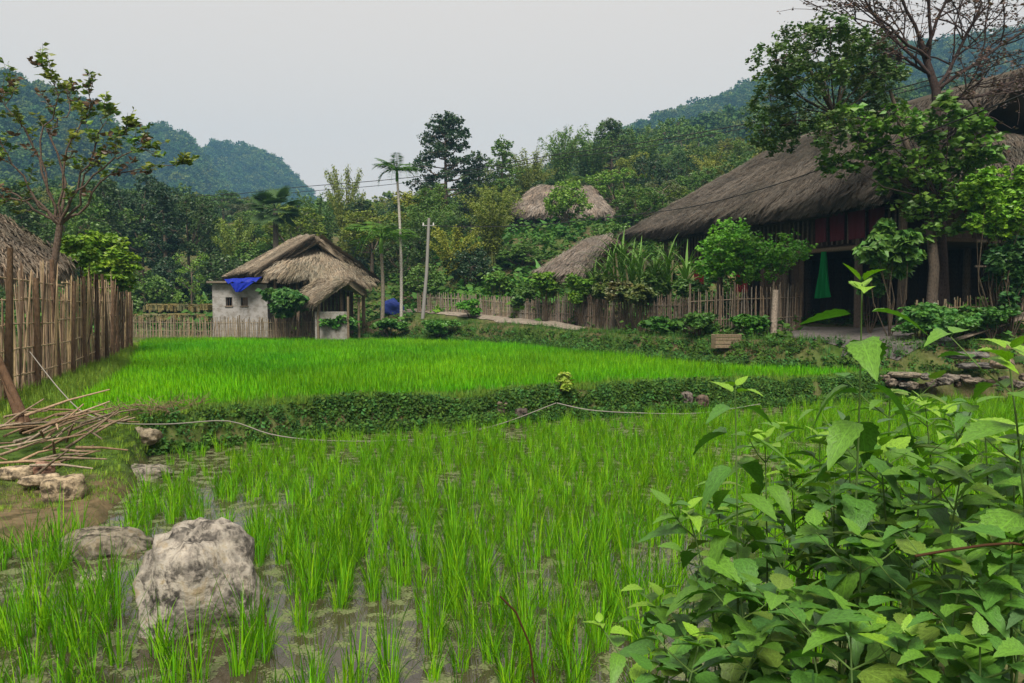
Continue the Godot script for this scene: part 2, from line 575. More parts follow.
func proto(kind: String, seed_: int, h: float) -> Array:
	# [wood mesh, leaf mesh] of a tree of height h standing at the origin
	rng.seed = seed_
	var wood := MB.new()
	var lf := MB.new()
	var bark := Color(0.15, 0.12, 0.09)
	var g := Color(1, 1, 1)
	if kind == "round":
		var top := Vector3(rr(-.3, .3), h * 0.42, rr(-.3, .3))
		wood.tube([Vector3(0, -0.5, 0), top * 0.5, top], [h * 0.028, h * 0.022, h * 0.017], 7, bark)
		var bl := []
		for i in 13:
			var a := TAU * i / 13.0 * 2.4
			var v := (i + 0.5) / 13.0
			var rad := h * 0.27 * sqrt(maxf(0.08, 1.0 - pow(v * 1.5 - 0.62, 2)))
			bl.append([Vector3(cos(a) * rad, h * (0.4 + 0.5 * v) + rr(-.3, .3), sin(a) * rad), Vector3(h * rr(0.1, 0.16), h * rr(0.07, 0.11), h * rr(0.1, 0.16))])
		blob_crown(lf, wood, top, bl, 30, 15, h * 0.03, g, 0.22, 0.3, bark, h * 0.01)
	elif kind == "tall":
		var top := Vector3(rr(-.3, .3), h * 0.92, rr(-.3, .3))
		wood.tube([Vector3(0, -0.5, 0), top * 0.35, top * 0.7, top], [h * 0.022, h * 0.018, h * 0.012, h * 0.004], 7, bark)
		for i in 26:
			var v := i / 25.0
			var a := i * 2.4 + rr(-.3, .3)
			var rad := h * lerpf(0.27, 0.05, pow(v, 1.3)) * rr(0.7, 1.15)
			var y := h * lerpf(0.45, 0.98, v)
			blob_crown(lf, wood, Vector3(0, y - h * 0.06, 0), [[Vector3(cos(a) * rad, y, sin(a) * rad), Vector3(h * rr(0.09, 0.14), h * 0.035, h * rr(0.09, 0.14))]], 26, 13, h * 0.022, g, 0.2, 0.2, bark, h * 0.008, 0.2)
	elif kind == "column":
		wood.tube([Vector3(0, -0.5, 0), Vector3(0.2, h * 0.45, 0.1), Vector3(0, h * 0.85, 0)], [h * 0.022, h * 0.016, h * 0.005], 6, bark)
		for i in 15:
			var v := i / 14.0
			var a := i * 2.4
			var rad := h * 0.12 * sin(PI * clampf(v * 0.85 + 0.12, 0.0, 1.0)) * rr(0.5, 1.3)
			var y := h * lerpf(0.16, 0.94, v)
			blob_crown(lf, wood, Vector3(0.1, y - h * 0.08, 0.05), [[Vector3(cos(a) * rad, y, sin(a) * rad), Vector3(h * rr(0.08, 0.13), h * rr(0.06, 0.09), h * rr(0.08, 0.13))]], 26, 14, h * 0.024, g, 0.25, 0.35, bark, h * 0.006)
	elif kind == "bamboo":
		for i in 30:
			var a := rr(0, TAU)
			var out := rr(0.08, 0.34)
			var hh := h * rr(0.7, 1.0)
			var b := Vector3(cos(a), 0, sin(a)) * h * 0.05 * rr(0.2, 1.0)
			var dirv := Vector3(cos(a), 0, sin(a))
			var pts := []
			for k in 8:
				var u := k / 7.0
				pts.append(b + Vector3(0, hh * (u - 0.16 * pow(u, 4.0)), 0) + dirv * h * out * pow(u, 2.4))
			wood.tube(pts, [h * 0.005, h * 0.005, h * 0.005, h * 0.0045, h * 0.004, h * 0.003, h * 0.002, h * 0.001], 4, Color(0.14, 0.16, 0.05), false)
			var col := tint(g, 0.25, 0.18)
			for k in 200:
				var u := rr(0.28, 1.0)
				var q: Vector3 = pts[int(u * 6.99)].lerp(pts[mini(int(u * 6.99) + 1, 7)], fposmod(u * 6.99, 1.0))
				leaf_at(lf, q + rand_dir() * h * 0.055 * rr(0.1, 1.0) * (1.3 - 0.6 * u), h * 0.026 * rr(0.7, 1.4), tint(col, 0.16), 0.6, 0.2)
	elif kind == "bush":
		var bl := []
		for i in 11:
			var a := i * 2.4
			var rad := h * 0.42 * sqrt((i + 0.5) / 11.0)
			bl.append([Vector3(cos(a) * rad, h * (0.72 - 0.4 * pow(rad / (h * 0.45), 2)) * rr(0.75, 1.1), sin(a) * rad), Vector3(h, h * 0.9, h) * rr(0.2, 0.28)])
		blob_crown(lf, wood, Vector3(0, -0.1, 0), bl, 30, 12, h * 0.062, g, 0.22, 0.25, bark, h * 0.016)
	elif kind == "sparse":
		wood.tube([Vector3(0, -0.5, 0), Vector3(0.15, h * 0.4, 0), Vector3(0, h * 0.8, 0.1)], [h * 0.018, h * 0.012, h * 0.004], 6, bark)
		for i in 12:
			var v := i / 11.0
			var a := i * 2.4
			var rad := h * 0.2 * rr(0.5, 1.2)
			var y := h * lerpf(0.3, 0.95, v)
			blob_crown(lf, wood, Vector3(0.08, y - h * 0.15, 0.05), [[Vector3(cos(a) * rad, y, sin(a) * rad), Vector3(h * 0.11, h * 0.07, h * 0.11)]], 18, 9, h * 0.026, g, 0.25, 0.3, bark, h * 0.007, 0.1)
	return [wood.done(), lf.done()]

func stand_tree(called: String, label: String, pr: Array, where: Vector3, size: Vector3, leaf_mat: Material, yaw: float, group := "", category := "tree", names := ["trunk", "crown"]) -> Node3D:
	var t := thing(called, label, category, where, group)
	t.rotation.y = yaw
	t.scale = size
	put(pr[0], names[0], M.bark, t)
	put(pr[1], names[1], leaf_mat, t)
	return t

func leafmat(col: Color) -> StandardMaterial3D:
	var m := mat(col, 0.42, true, Color(0.3, 0.42, 0.1))
	m.metallic_specular = 0.4
	return m

func blade(mb: MB, base: Vector3, yaw: float, h: float, out: float, w: float, col: Color, segs := 4, nod := 0.3) -> void:
	var dirv := Vector3(cos(yaw), 0, sin(yaw))
	var side := Vector3(-dirv.z, 0, dirv.x)
	var i := mb.v.size()
	for k in segs + 1:
		var u := float(k) / segs
		var p := base + Vector3.UP * h * (u - nod * pow(u, 3.0)) + dirv * out * pow(u, 1.8)
		var ww := w * (1.0 - pow(u, 2.0)) * (0.7 + 0.3 * minf(1.0, u * 4.0)) * 0.5
		var nn := (dirv * 0.8 + Vector3.UP * 0.5 * u).normalized()
		if k == segs:
			mb.vert(p, nn, col)
		else:
			mb.vert(p - side * ww, nn, col); mb.vert(p + side * ww, nn, col)
	for k in segs - 1:
		var a := i + k * 2
		mb.tri(a, a + 1, a + 2); mb.tri(a + 1, a + 3, a + 2)
	var e := i + (segs - 1) * 2
	mb.tri(e, e + 1, e + 2)

func tuft(seed_: int, count: int, h0: float, h1: float, rad: float, out: float, w: float, cols: Array, segs := 4) -> ArrayMesh:
	rng.seed = seed_
	var mb := MB.new()
	for k in count:
		var a := rr(0, TAU)
		var r := rad * sqrt(rng.randf())
		blade(mb, Vector3(cos(a) * r, -0.03, sin(a) * r), a + rr(-1, 1), rr(h0, h1), out * rr(0.15, 1.2), w * rr(0.7, 1.2), tint(cols[rng.randi_range(0, cols.size() - 1)], 0.2, 0.16), segs, rr(0.02, 0.35) if k % 5 else rr(0.4, 0.75))
	return mb.done()

func sprig(seed_: int, leaves: int, size: float, rad: float, flat := 0.4, narrow := 0.36) -> ArrayMesh:
	# a small tangle of leaves for ground cover and creepers
	rng.seed = seed_
	var mb := MB.new()
	for k in leaves:
		var p := rand_dir() * rad * rng.randf()
		p.y = absf(p.y) * flat * 2.0
		leaf_at(mb, p, size * rr(0.6, 1.3), tint(W(1), 0.3, 0.15), -0.1, narrow)
	return mb.done()

func make_rice() -> void:
	var greens := [Color(0.12, 0.33, 0.008), Color(0.17, 0.38, 0.01), Color(0.09, 0.26, 0.01)]
	var near := []
	for k in 12:
		near.append(tuft(100 + k, 30 + (k * 7) % 17, 0.28, 0.6 + 0.012 * k, 0.06, 0.2 + 0.012 * k, 0.0088, greens, 5))
	var small := []
	for k in 4:
		small.append(tuft(120 + k, 32, 0.24, 0.48, 0.07, 0.2, 0.0095, greens, 3))
	rng.seed = 5
	var spots := []
	var ca := cos(0.1)
	var sa := sin(0.1)
	for i in range(-80, 120):
		for j in range(0, 116):
			var u := i * 0.215 + rr(-.07, .07)
			var w := 2.0 + j * 0.19 + rr(-.085, .085)
			var x := u * ca - w * sa
			var d := u * sa + w * ca
			if d > 21.0 or d < 2.7 or absf(x) > d * 0.75 + 2.0: continue
			if sd(LOWER, Vector2(x, d)) > (-0.16 if d < 9.5 or x < -5.0 else -0.35): continue
			if d > 9.5 and sd(LOWER, Vector2(x, d)) > -1.1 and rng.randf() < 0.55: continue
			if Vector2(x + 2.12, d - 5.65).length() < 0.62: continue      # the boulder
			if Vector2(x + 3.3, d - 7.0).length() < 0.45: continue
			if fbm.get_noise_2d(x * 22.0, d * 22.0) > lerpf(0.22, 0.34, smoothstep(5.0, 9.0, d)): continue
			if rng.randf() < lerpf(0.3, 0.0, smoothstep(5.0, 9.5, d)): continue
			if x > 0.5 and d < 3.6: continue
			spots.append(Vector2(x, d))
	spots.sort_custom(func(a: Vector2, b: Vector2) -> bool: return a.y < b.y)
	var rest := [[], [], [], []]
	var tl := []
	for k in 40: tl.append(tint(Color(1, 1, 1), 0.16, 0.1))
	var made := 0
	for s in spots:
		var frame: bool = absf(s.x) < s.y * 0.625 and s.y > 4.55
		var sc := rr(0.75, 1.12) * lerpf(1.0, 0.88, smoothstep(8.0, 11.0, s.y))
		var xf := turn_scale(Vector3(s.x, -0.02, -s.y), rr(0, TAU), Vector3(sc, sc * rr(0.85, 1.12), sc))
		if frame and made < 290:
			made += 1
			var o := put(near[(made * 7) % 12], "rice_plant", M.rice, null, xf)
			tag(o, "single clump of young rice in the open water nearest the viewer", "rice plant", "rice clumps in the near rows of the lower paddy")
		else:
			rest[rng.randi_range(0, 3)].append(xf)
	var f := Node3D.new()
	f.name = numbered("lower_rice")
	add_child(f)
	tag(f, "rows of young rice filling the lower paddy up to the mossy bank", "rice", "", "stuff")
	for k in 4:
		swarm("rice_rows", small[k], M.rice, rest[k], tl, f)
	# upper paddy: denser, closed canopy
	var dense := []
	var bright := [Color(0.115, 0.39, 0.004), Color(0.15, 0.43, 0.005), Color(0.09, 0.33, 0.004)]
	for k in 4:
		dense.append(tuft(140 + k, 30, 0.24, 0.42, 0.12, 0.1, 0.011, bright, 3))
	var lists := [[], [], [], []]
	var patch := [[], [], [], []]
	rng.seed = 6
	var x := -17.0
	while x < 10.0:
		var d := 11.0
		while d < 37.0:
			var p := Vector2(x + rr(-.07, .07), d + rr(-.07, .07))
			if absf(p.x) < p.y * 0.8 + 2.0 and sd(UPPER, p) < -0.08:
				var s := rr(0.8, 1.1)
				var hgt := s * (0.92 + 0.3 * fbm.get_noise_2d(p.x * 6.0, p.y * 6.0)) * rr(0.9, 1.1)
				var w := rng.randi_range(0, 3)
				var yel := fbm.get_noise_2d(p.x * 5.0 + 40.0, p.y * 3.0) * 0.7 + fine.get_noise_2d(p.x * 20.0, p.y * 20.0) * 0.25
				var dull := 1.0 + fbm.get_noise_2d(p.x * 9.0, p.y * 6.0 + 90.0) * 0.45
				lists[w].append(turn_scale(Vector3(p.x, 0.36, -p.y), rr(0, TAU), Vector3(s, hgt, s)))
				patch[w].append(tint(Color((1.0 + yel * 0.8) * dull, (0.95 + yel * 0.15) * dull, 1.0 + absf(yel) * 2.0), 0.14, 0.1))
			d += 0.17
		x += 0.17
	var g := Node3D.new()
	g.name = numbered("upper_rice")
	add_child(g)
	tag(g, "bright closed stand of rice covering the upper paddy", "rice", "", "stuff")
	for k in 4:
		swarm("rice_stand", dense[k], M.rice, lists[k], patch[k], g)

func make_cover() -> void:
	# creeping leaves on the banks, grass on their tops
	var sp := [sprig(201, 22, 0.075, 0.15), sprig(202, 22, 0.06, 0.15), sprig(203, 16, 0.1, 0.18), sprig(204, 20, 0.16, 0.3, 0.8, 0.3)]
	var grass := [tuft(211, 22, 0.05, 0.14, 0.1, 0.08, 0.008, [Color(1, 1, 1), Color(1.2, 1.1, 0.9)], 3), tuft(212, 18, 0.12, 0.3, 0.09, 0.16, 0.009, [Color(1, 1, 1), Color(1.2, 1.1, 1)], 3)]
	rng.seed = 21
	var ivy := [[], [], []]
	var top := [[], []]
	var edge := LOWER.slice(7, 15)
	for k in edge.size() - 1:
		var a: Vector2 = edge[k]
		var b: Vector2 = edge[k + 1]
		var side := (b - a).normalized()
		var away := Vector2(side.y, -side.x)   # points to the far side
		if away.y < 0: away = -away
		for i in int(a.distance_to(b) * 420):
			var q := a.lerp(b, rng.randf()) + away * rr(-0.12, 0.2)
			if fbm.get_noise_2d(q.x * 25.0, q.y * 25.0) > 0.55 or q.x > 9.0 or (q.x < -3.2 and rng.randf() < 0.75): continue
			ivy[rng.randi_range(0, 2)].append(Transform3D(Basis(Vector3.UP, rr(0, TAU)).scaled(Vector3.ONE * rr(0.45, 0.85)).rotated(Vector3.RIGHT, rr(0.9, 1.5)), Vector3(q.x, maxf(0.1, gy(q.x, q.y)) + rr(-0.08, 0.0), -q.y)))
		for i in int(a.distance_to(b) * 200):
			var q := a.lerp(b, rng.randf()) + away * rr(0.24, 0.62)
			if q.x > 9.5: continue
			top[0 if rng.randf() < 0.93 else 1].append(turn_scale(Vector3(q.x, gy(q.x, q.y), -q.y), rr(0, TAU), Vector3.ONE * rr(0.6, 1.2)))
	var dark := []
	var lime := []
	var mid := []
	for k in 50:
		dark.append(tint(Color(0.055, 0.125, 0.022), 0.5, 0.25))
		lime.append(tint(Color(0.13, 0.24, 0.03), 0.3, 0.2))
		mid.append(tint(Color(0.07, 0.16, 0.03), 0.4, 0.2))
	var b1 := Node3D.new()
	b1.name = numbered("creeper")
	add_child(b1)
	tag(b1, "small dark creeper leaves hanging over the face of the bank between paddies", "creeper", "", "stuff")
	for k in 3: swarm("creeper_leaves", sp[k], M.leaf, ivy[k], dark, b1)
	var b2 := Node3D.new()
	b2.name = numbered("grass")
	add_child(b2)
	tag(b2, "short pale grass along the top of the bank between paddies", "grass", "", "stuff")
	for k in 2: swarm("grass_blades", grass[k], M.leaf, top[k], lime, b2)
	# the far bank below the path and house terrace
	var far := [[], [], []]
	var ftop := [[], []]
	var line := [Vector2(12.5, 19.3), Vector2(9.7, 19.6), Vector2(6.5, 21.9), Vector2(4.4, 24.9), Vector2(1.6, 30.3), Vector2(-1.6, 34.3), Vector2(-4.6, 36.6), Vector2(-7, 37.2)]
	for k in line.size() - 1:
		var a: Vector2 = line[k]
		var b: Vector2 = line[k + 1]
		var side := (b - a).normalized()
		var away := Vector2(-side.y, side.x) * -1.0
		if away.y < 0: away = -away
		for i in int(a.distance_to(b) * 90):
			var q := a.lerp(b, rng.randf()) + away * rr(-0.55, 0.35)
			if sd(UPPER, q) < 0.03: continue
			if (q.x > 7.6 and rng.randf() < 0.6) or (q.y > 29.0 and rng.randf() < 0.35): continue
			far[rng.randi_range(0, 2)].append(Transform3D(Basis(Vector3.UP, rr(0, TAU)).scaled(Vector3.ONE * rr(0.6, 1.2)).rotated(Vector3.RIGHT, rr(0.1, 0.9)), Vector3(q.x, gy(q.x, q.y) + rr(0, 0.05), -q.y)))
		for i in int(a.distance_to(b) * 40):
			var q := a.lerp(b, rng.randf()) + away * rr(0.0, 0.9)
			ftop[0 if rng.randf() < 0.6 else 1].append(turn_scale(Vector3(q.x, gy(q.x, q.y), -q.y), rr(0, TAU), Vector3.ONE * rr(0.8, 1.5)))
	var b3 := Node3D.new()
	b3.name = numbered("bank_weeds")
	add_child(b3)
	tag(b3, "dark leafy weeds covering the bank below the path and yard", "weeds", "", "stuff")
	for k in 3: swarm("weed_leaves", sp[k], M.leaf, far[k], dark, b3)
	for k in 2: swarm("bank_grass", grass[k], M.leaf, ftop[k], mid, b3)
	# grass strip beside the left fence and on the muddy corner
	var strip := [[], []]
	for i in 12000:
		var d := rr(11.6, 35.0)
		var fx := fence_x(d)
		var x := fx + rr(-0.1, 1.9)
		if sd(UPPER, Vector2(x, d)) < 0.0 or (d < 13.2 and rng.randf() < 0.5): continue
		strip[0 if rng.randf() < 0.75 else 1].append(turn_scale(Vector3(x, gy(x, d), -d), rr(0, TAU), Vector3.ONE * rr(0.6, 1.2)))
	for i in 5200:
		var x := rr(-9.0, -3.5)
		var d := rr(6.6, 12.6)
		if gy(x, d) < 0.03 or fbm.get_noise_2d(x * 16.0 + 9.0, d * 16.0) < -0.02: continue
		strip[0].append(turn_scale(Vector3(x, gy(x, d), -d), rr(0, TAU), Vector3.ONE * rr(0.35, 0.8)))
	var b4 := Node3D.new()
	b4.name = numbered("grass")
	add_child(b4)
	var pale := []
	for k in 30: pale.append(tint(Color(0.2, 0.32, 0.04), 0.25, 0.15))
	tag(b4, "light green grass strip along the foot of the tall bamboo fence", "grass", "", "stuff")
	for k in 2: swarm("grass_blades", grass[k], M.leaf, strip[k], pale, b4)
	# hillside undergrowth, terrace weeds
	var under := [[], [], [], []]
	for i in 15000:
		var d := rr(20.0, 70.0)
		var x := rr(-0.7, 0.75) * d
		var q := Vector2(x, d)
		if sd(RISE, q) > -0.4 and d < 39.0: continue
		if d < 39.0 and x < -5.5: continue
		if x > d * 0.335 and x < d * 0.5 and d < 28.0: continue
		if absf(x - (1.45 - (d - 31.8) * 0.76)) < 1.3 and d > 28.0 and d < 46.0: continue
		if x > 4.0 and d > 26.0 and d < 44.0 and rng.randf() < 0.7: continue
		var s := rr(0.7, 1.6) * (1.0 if d < 34.0 else 1.8)
		under[rng.randi_range(0, 3)].append(turn_scale(Vector3(x, gy(x, d), -d), rr(0, TAU), Vector3.ONE * s))
	var b5 := Node3D.new()
	b5.name = numbered("undergrowth")
	add_child(b5)
	tag(b5, "mixed green undergrowth over the terraces and hillside behind the fences", "undergrowth", "", "stuff")
	for k in 4: swarm("undergrowth_leaves", sp[k], M.leaf, under[k], mid, b5)
	# vegetable bed on the slope above the path
	var bed := [[], []]
	for i in 900:
		var d := rr(38.5, 46.0)
		var px := rr(430, 548)
		var p := on(px, d)
		bed[rng.randi_range(0, 1)].append(turn_scale(p, rr(0, TAU), Vector3.ONE * rr(1.6, 3.0)))
	var b6 := Node3D.new()
	b6.name = numbered("garden_bed")
	add_child(b6)
	tag(b6, "lime green leafy garden bed on the slope above the low bamboo fence", "garden bed", "", "stuff")
	var limes := []
	for k in 20: limes.append(tint(Color(0.11, 0.25, 0.03), 0.3, 0.2))
	for k in 2: swarm("garden_leaves", sp[k + 1], M.leaf, bed[k], limes, b6)

func fence_x(d: float) -> float:
	if d < 22.7:
		return lerpf(-8.5, -11.3, (d - 13.8) / 8.9)
	return lerpf(-11.3, -14.1, (d - 22.7) / 7.8)

# ------------------------------------------------------------------ thatch, fences, houses
var straw_mesh: ArrayMesh
func make_straw() -> void:
	rng.seed = 31
	var mb := MB.new()
	for k in 14:
		var y := rr(-0.22, 0.22)
		var a := rr(-0.3, 0.3)
		var len := rr(0.16, 0.5)
		var lift := rr(0.0, 0.09)
		var w := rr(0.008, 0.022)
		var col := tint(W(1), 0.55, 0.1)
		var p := Vector3(rr(-0.3, 0.1), rr(0.0, 0.04), y)
		var q := p + Vector3(cos(a) * len * 0.55, lift, sin(a) * len * 0.55)
		var e := p + Vector3(cos(a) * len, lift * 0.6 - 0.02, sin(a) * len)
		var s := Vector3(0, 0, w)
		mb.quad(p - s, p + s, q + s, q - s, col)
		mb.quad(q - s, q + s, e + s * 0.3, e - s * 0.3, col)
	straw_mesh = mb.done()

func thatch_slope(parent: Node3D, a: Vector3, b: Vector3, c: Vector3, d: Vector3, thick: float, base: Color, density: float) -> void:
	# a, b along the eave; c, d along the top (c above b, d above a): a slab with a rough upper face, and straw laid down the slope
	var mb := MB.new()
	var nn := (b - a).cross(d - a)
	if nn.length() < 0.01: nn = (b - a).cross(c - a)
	nn = nn.normalized()
	if nn.y < 0: nn = -nn
	var nu := 26
	var nv := 14
	var grid := []
	for layer in 2:
		for j in nv + 1:
			for i in nu + 1:
				var u := float(i) / nu
				var w := float(j) / nv
				var p := a.lerp(b, u).lerp(d.lerp(c, u), w)
				var wob := fine.get_noise_3d(p.x * 12.0, p.y * 12.0, p.z * 12.0) * 0.04 + fbm.get_noise_3d(p.x * 6.0, p.y * 6.0, p.z * 6.0) * 0.06
				var edge := 0.0 if j > 0 else fine.get_noise_2d(i * 40.0, p.x * 30.0) * 0.12
				p += nn * (wob + (thick if layer == 0 else 0.0)) - (d - a).normalized() * edge
				grid.append(p)
				mb.vert(p, nn if layer == 0 else -nn, tint(base, 0.22, 0.05))
	var st := nu + 1
	var half := st * (nv + 1)
	for j in nv:
		for i in nu:
			var k := j * st + i
			mb.tri(k, k + 1, k + st); mb.tri(k + 1, k + st + 1, k + st)
			mb.tri(half + k, half + k + 1, half + k + st); mb.tri(half + k + 1, half + k + st + 1, half + k + st)
	for i in nu:
		mb.quad(grid[i], grid[i + 1], grid[half + i + 1], grid[half + i], base * 0.95)
		var t := nv * st + i
		mb.quad(grid[t], grid[t + 1], grid[half + t + 1], grid[half + t], base * 0.95)
	for j in nv:
		for e in [0, nu]:
			var t: int = j * st + e
			mb.quad(grid[t], grid[t + st], grid[half + t + st], grid[half + t], base * 0.95)
	var slope := put(mb.done(), "roof_slope", M.thatch, parent)
	var xfs := []
	var area := (a.distance_to(b) + c.distance_to(d)) * 0.5 * a.lerp(b, 0.5).distance_to(c.lerp(d, 0.5))
	for k in int(area * density):
		var u := rng.randf()
		var w := rng.randf()
		if c.distance_to(d) < a.distance_to(b) * 0.5 and rng.randf() < w * 0.7: continue
		if k % 4 == 0: w = 0.0
		if k % 9 == 1: u = float(k % 2)
		var p := a.lerp(b, u).lerp(d.lerp(c, u), w) + nn * (thick + 0.02 + rr(-0.02, 0.06))
		if k % 4 == 0 or k % 9 == 1: p -= nn * rr(0.0, thick * 1.1)
		var down := (a.lerp(b, u) - d.lerp(c, u)).normalized()
		var xf := aim(p, (down + rand_dir() * 0.14 + (Vector3.DOWN * 0.5 if k % 4 == 0 else Vector3.ZERO)).normalized(), nn)
		xf.basis = xf.basis.scaled_local(Vector3.ONE * rr(0.7, 1.2) * (0.75 if k % 4 == 0 else 1.0))
		xfs.append(xf)
	var tn := []
	for x in xfs:
		var q: Vector3 = x.origin
		var k: float = 1.0 + fbm.get_noise_3d(q.x * 14.0, q.y * 14.0, q.z * 14.0) * 0.7
		var tc := tint(base, 0.42, 0.06)
		tn.append(Color(tc.r * k, tc.g * k * (1.03 if k < 0.85 else 1.0), tc.b * k))
	swarm("thatch", straw_mesh, M.straw, xfs, tn, slope)

func pole(parent: Node3D, called: String, a: Vector3, b: Vector3, r0: float, r1: float, col: Color, m: Material = null) -> MeshInstance3D:
	var mb := MB.new()
	var mid := a.lerp(b, 0.5) + Vector3(rr(-1, 1), 0, rr(-1, 1)) * a.distance_to(b) * 0.012
	mb.tube([a, mid, b], [r0, (r0 + r1) * 0.5, r1], 7, col)
	return put(mb.done(), called, M.wood if m == null else m, parent)

var picket_meshes := []
func make_pickets() -> void:
	rng.seed = 41
	for k in 5:
		var mb := MB.new()
		var pts := []
		for i in 4:
			pts.append(Vector3(rr(-.015, .015), i / 3.0, rr(-.015, .015)))
		mb.tube(pts, [1.0, 0.95, 0.9, 0.8], 5, Color(1, 1, 1))
		# the tube has radius 1 m: flatten it to 2 cm
		for i in mb.v.size():
			var p := mb.v[i]
			mb.v[i] = Vector3(p.x * 0.02, p.y, p.z * 0.02)
		picket_meshes.append(mb.done())

func left_fence() -> void:
	var t := thing("bamboo_fence", "tall weathered bamboo stake fence beside the upper paddy", "fence", Vector3(fence_x(14), 0, -14))
	rng.seed = 42
	var mats := []
	for e in [Color(0.37, 0.27, 0.165), Color(0.25, 0.175, 0.115), Color(0.43, 0.32, 0.18), Color(0.14, 0.095, 0.065), Color(0.31, 0.235, 0.165)]:
		mats.append(tri_tex(mat(e, 0.9), M.grain, Vector3(4, 0.9, 4), M.nfine, 0.8, false))
	var d := 10.6
	while d < 30.5:
		var x := fence_x(d)
		var p := Vector3(x + rr(-.05, .05), gy(x, d) - 0.1, -d)
		var h := (2.2 + 0.14 * sin(d * 1.3) + 0.1 * sin(d * 3.1)) * rr(0.84, 1.08)
		if d > 28.8: h *= 0.75
		var o := put(picket_meshes[rng.randi_range(0, 4)], "stake", mats[rng.randi_range(0, 4)], t)
		var lean := Basis(Vector3.RIGHT, rr(-.09, .09)) * Basis(Vector3.BACK, rr(-.07, .07))
		var k := rr(0.6, 1.05)
		o.transform = Transform3D(lean.scaled_local(Vector3(k, h, k)), p - t.position)
		d += rr(0.05, 0.105)
	# rails, tied sections of split bamboo
	for lev in [0.35, 0.8, 1.25, 1.65, 2.05]:
		d = 10.6
		while d < 29.5:
			var e := minf(d + rr(3.0, 4.5), 30.3)
			var a := Vector3(fence_x(d) + 0.05, gy(fence_x(d), d) + lev + rr(-.05, .05), -d) - t.position
			var b := Vector3(fence_x(e) + 0.05, gy(fence_x(e), e) + lev + rr(-.05, .05), -e) - t.position
			pole(t, "rail", a, b, 0.017, 0.013, Color(0.4, 0.3, 0.19))
			d = e - 0.2
	d = 12.0
	while d < 30.5:
		var x := fence_x(d) + 0.09
		var p := Vector3(x, gy(x, d) - 0.2, -d) - t.position
		pole(t, "post", p, p + Vector3(rr(-.1, .1), rr(2.2, 2.75), rr(-.1, .1)), rr(0.05, 0.075), 0.045, tint(Color(0.13, 0.085, 0.055), 0.3))
		d += rr(1.0, 1.9)

func low_fence(called: String, label: String, pts: Array, h: float, gap: float, base: Color, picks: bool, r := 0.014) -> void:
	# pts: [px, d]. Stakes so far off that they are a pixel or two wide share one mesh
	var w := []
	for e in pts:
		w.append(on(e[0], e[1]))
	var t := thing(called, label, "fence", w[0])
	var mb := MB.new()
	for k in w.size() - 1:
		var len: float = w[k].distance_to(w[k + 1])
		var n := int(len / gap)
		for i in n:
			var p: Vector3 = w[k].lerp(w[k + 1], (i + rr(-.3, .3)) / n)
			p.y = gy(p.x, -p.z) - 0.05
			var q := p + Vector3(rr(-.06, .06), h * rr(0.82, 1.12), rr(-.06, .06))
			var col := tint(base, 0.4, 0.1)
			if picks:
				var m2 := MB.new()
				m2.tube([p - w[0], q - w[0]], [r, r * 0.8], 5, col)
				put(m2.done(), "stake", M.wood, t)
			else:
				mb.tube([p - w[0], q - w[0]], [r, r * 0.8], 4, col, false)
		for lev in [0.35, 0.75]:
			var a: Vector3 = w[k] + Vector3.UP * (h * lev) - w[0]
			var b: Vector3 = w[k + 1] + Vector3.UP * (h * lev) - w[0]
			pole(t, "rail", a, b, r * 0.8, r * 0.7, tint(base, 0.2))
		for i in int(len / 1.8) + 1:
			var p: Vector3 = w[k].lerp(w[k + 1], i * 1.8 / len)
			p.y = gy(p.x, -p.z) - 0.1
			pole(t, "post", p - w[0], p - w[0] + Vector3(rr(-.05, .05), h * rr(1.0, 1.25), 0), r * 2.0, r * 1.6, tint(base * 0.8, 0.2))
	if not picks:
		put(mb.done(), "stake_panel", M.wood, t).set_meta("kind", "stuff")

func slab(parent: Node3D, called: String, c: Vector3, size: Vector3, yaw: float, col: Color, m: Material, bev := 0.01) -> MeshInstance3D:
	var mb := MB.new()
	mb.box(Transform3D(Basis(Vector3.UP, yaw), c), size, col, bev)
	return put(mb.done(), called, m, parent)

func sheet(pts: Array, thick: float, col: Color, wave := 0.03) -> ArrayMesh:
	# a limp cloth between four corners (top left, top right, bottom right, bottom left), with folds and thickness
	var mb := MB.new()
	var nn: Vector3 = (pts[1] - pts[0]).cross(pts[3] - pts[0]).normalized()
	var g := []
	for layer in 2:
		for j in 9:
			for i in 13:
				var u := i / 12.0
				var w := j / 8.0
				var p: Vector3 = pts[0].lerp(pts[1], u).lerp(pts[3].lerp(pts[2], u), w)
				p += nn * (sin(u * 17.0 + w * 2.0) * wave * (0.3 + w) + layer * thick)
				g.append(p)
				mb.vert(p, nn if layer else -nn, col)
	for layer in 2:
		for j in 8:
			for i in 12:
				var k := layer * 117 + j * 13 + i
				mb.tri(k, k + 1, k + 13); mb.tri(k + 1, k + 14, k + 13)
	for k in 234:
		var i := k % 13
		var j := (k % 117) / 13
		var l := k / 117 * 117
		var du: Vector3 = g[l + j * 13 + mini(i + 1, 12)] - g[l + j * 13 + maxi(i - 1, 0)]
		var dv: Vector3 = g[l + mini(j + 1, 8) * 13 + i] - g[l + maxi(j - 1, 0) * 13 + i]
		var q := du.cross(dv).normalized()
		mb.n[k] = q if q.dot(mb.n[k]) > 0.0 else -q
	for i in 12:
		for e in [0, 104]:
			mb.quad(g[e + i], g[e + i + 1], g[117 + e + i + 1], g[117 + e + i], col)
	for j in 8:
		for e in [0, 12]:
			mb.quad(g[j * 13 + e], g[j * 13 + 13 + e], g[117 + j * 13 + 13 + e], g[117 + j * 13 + e], col)
	return mb.done()

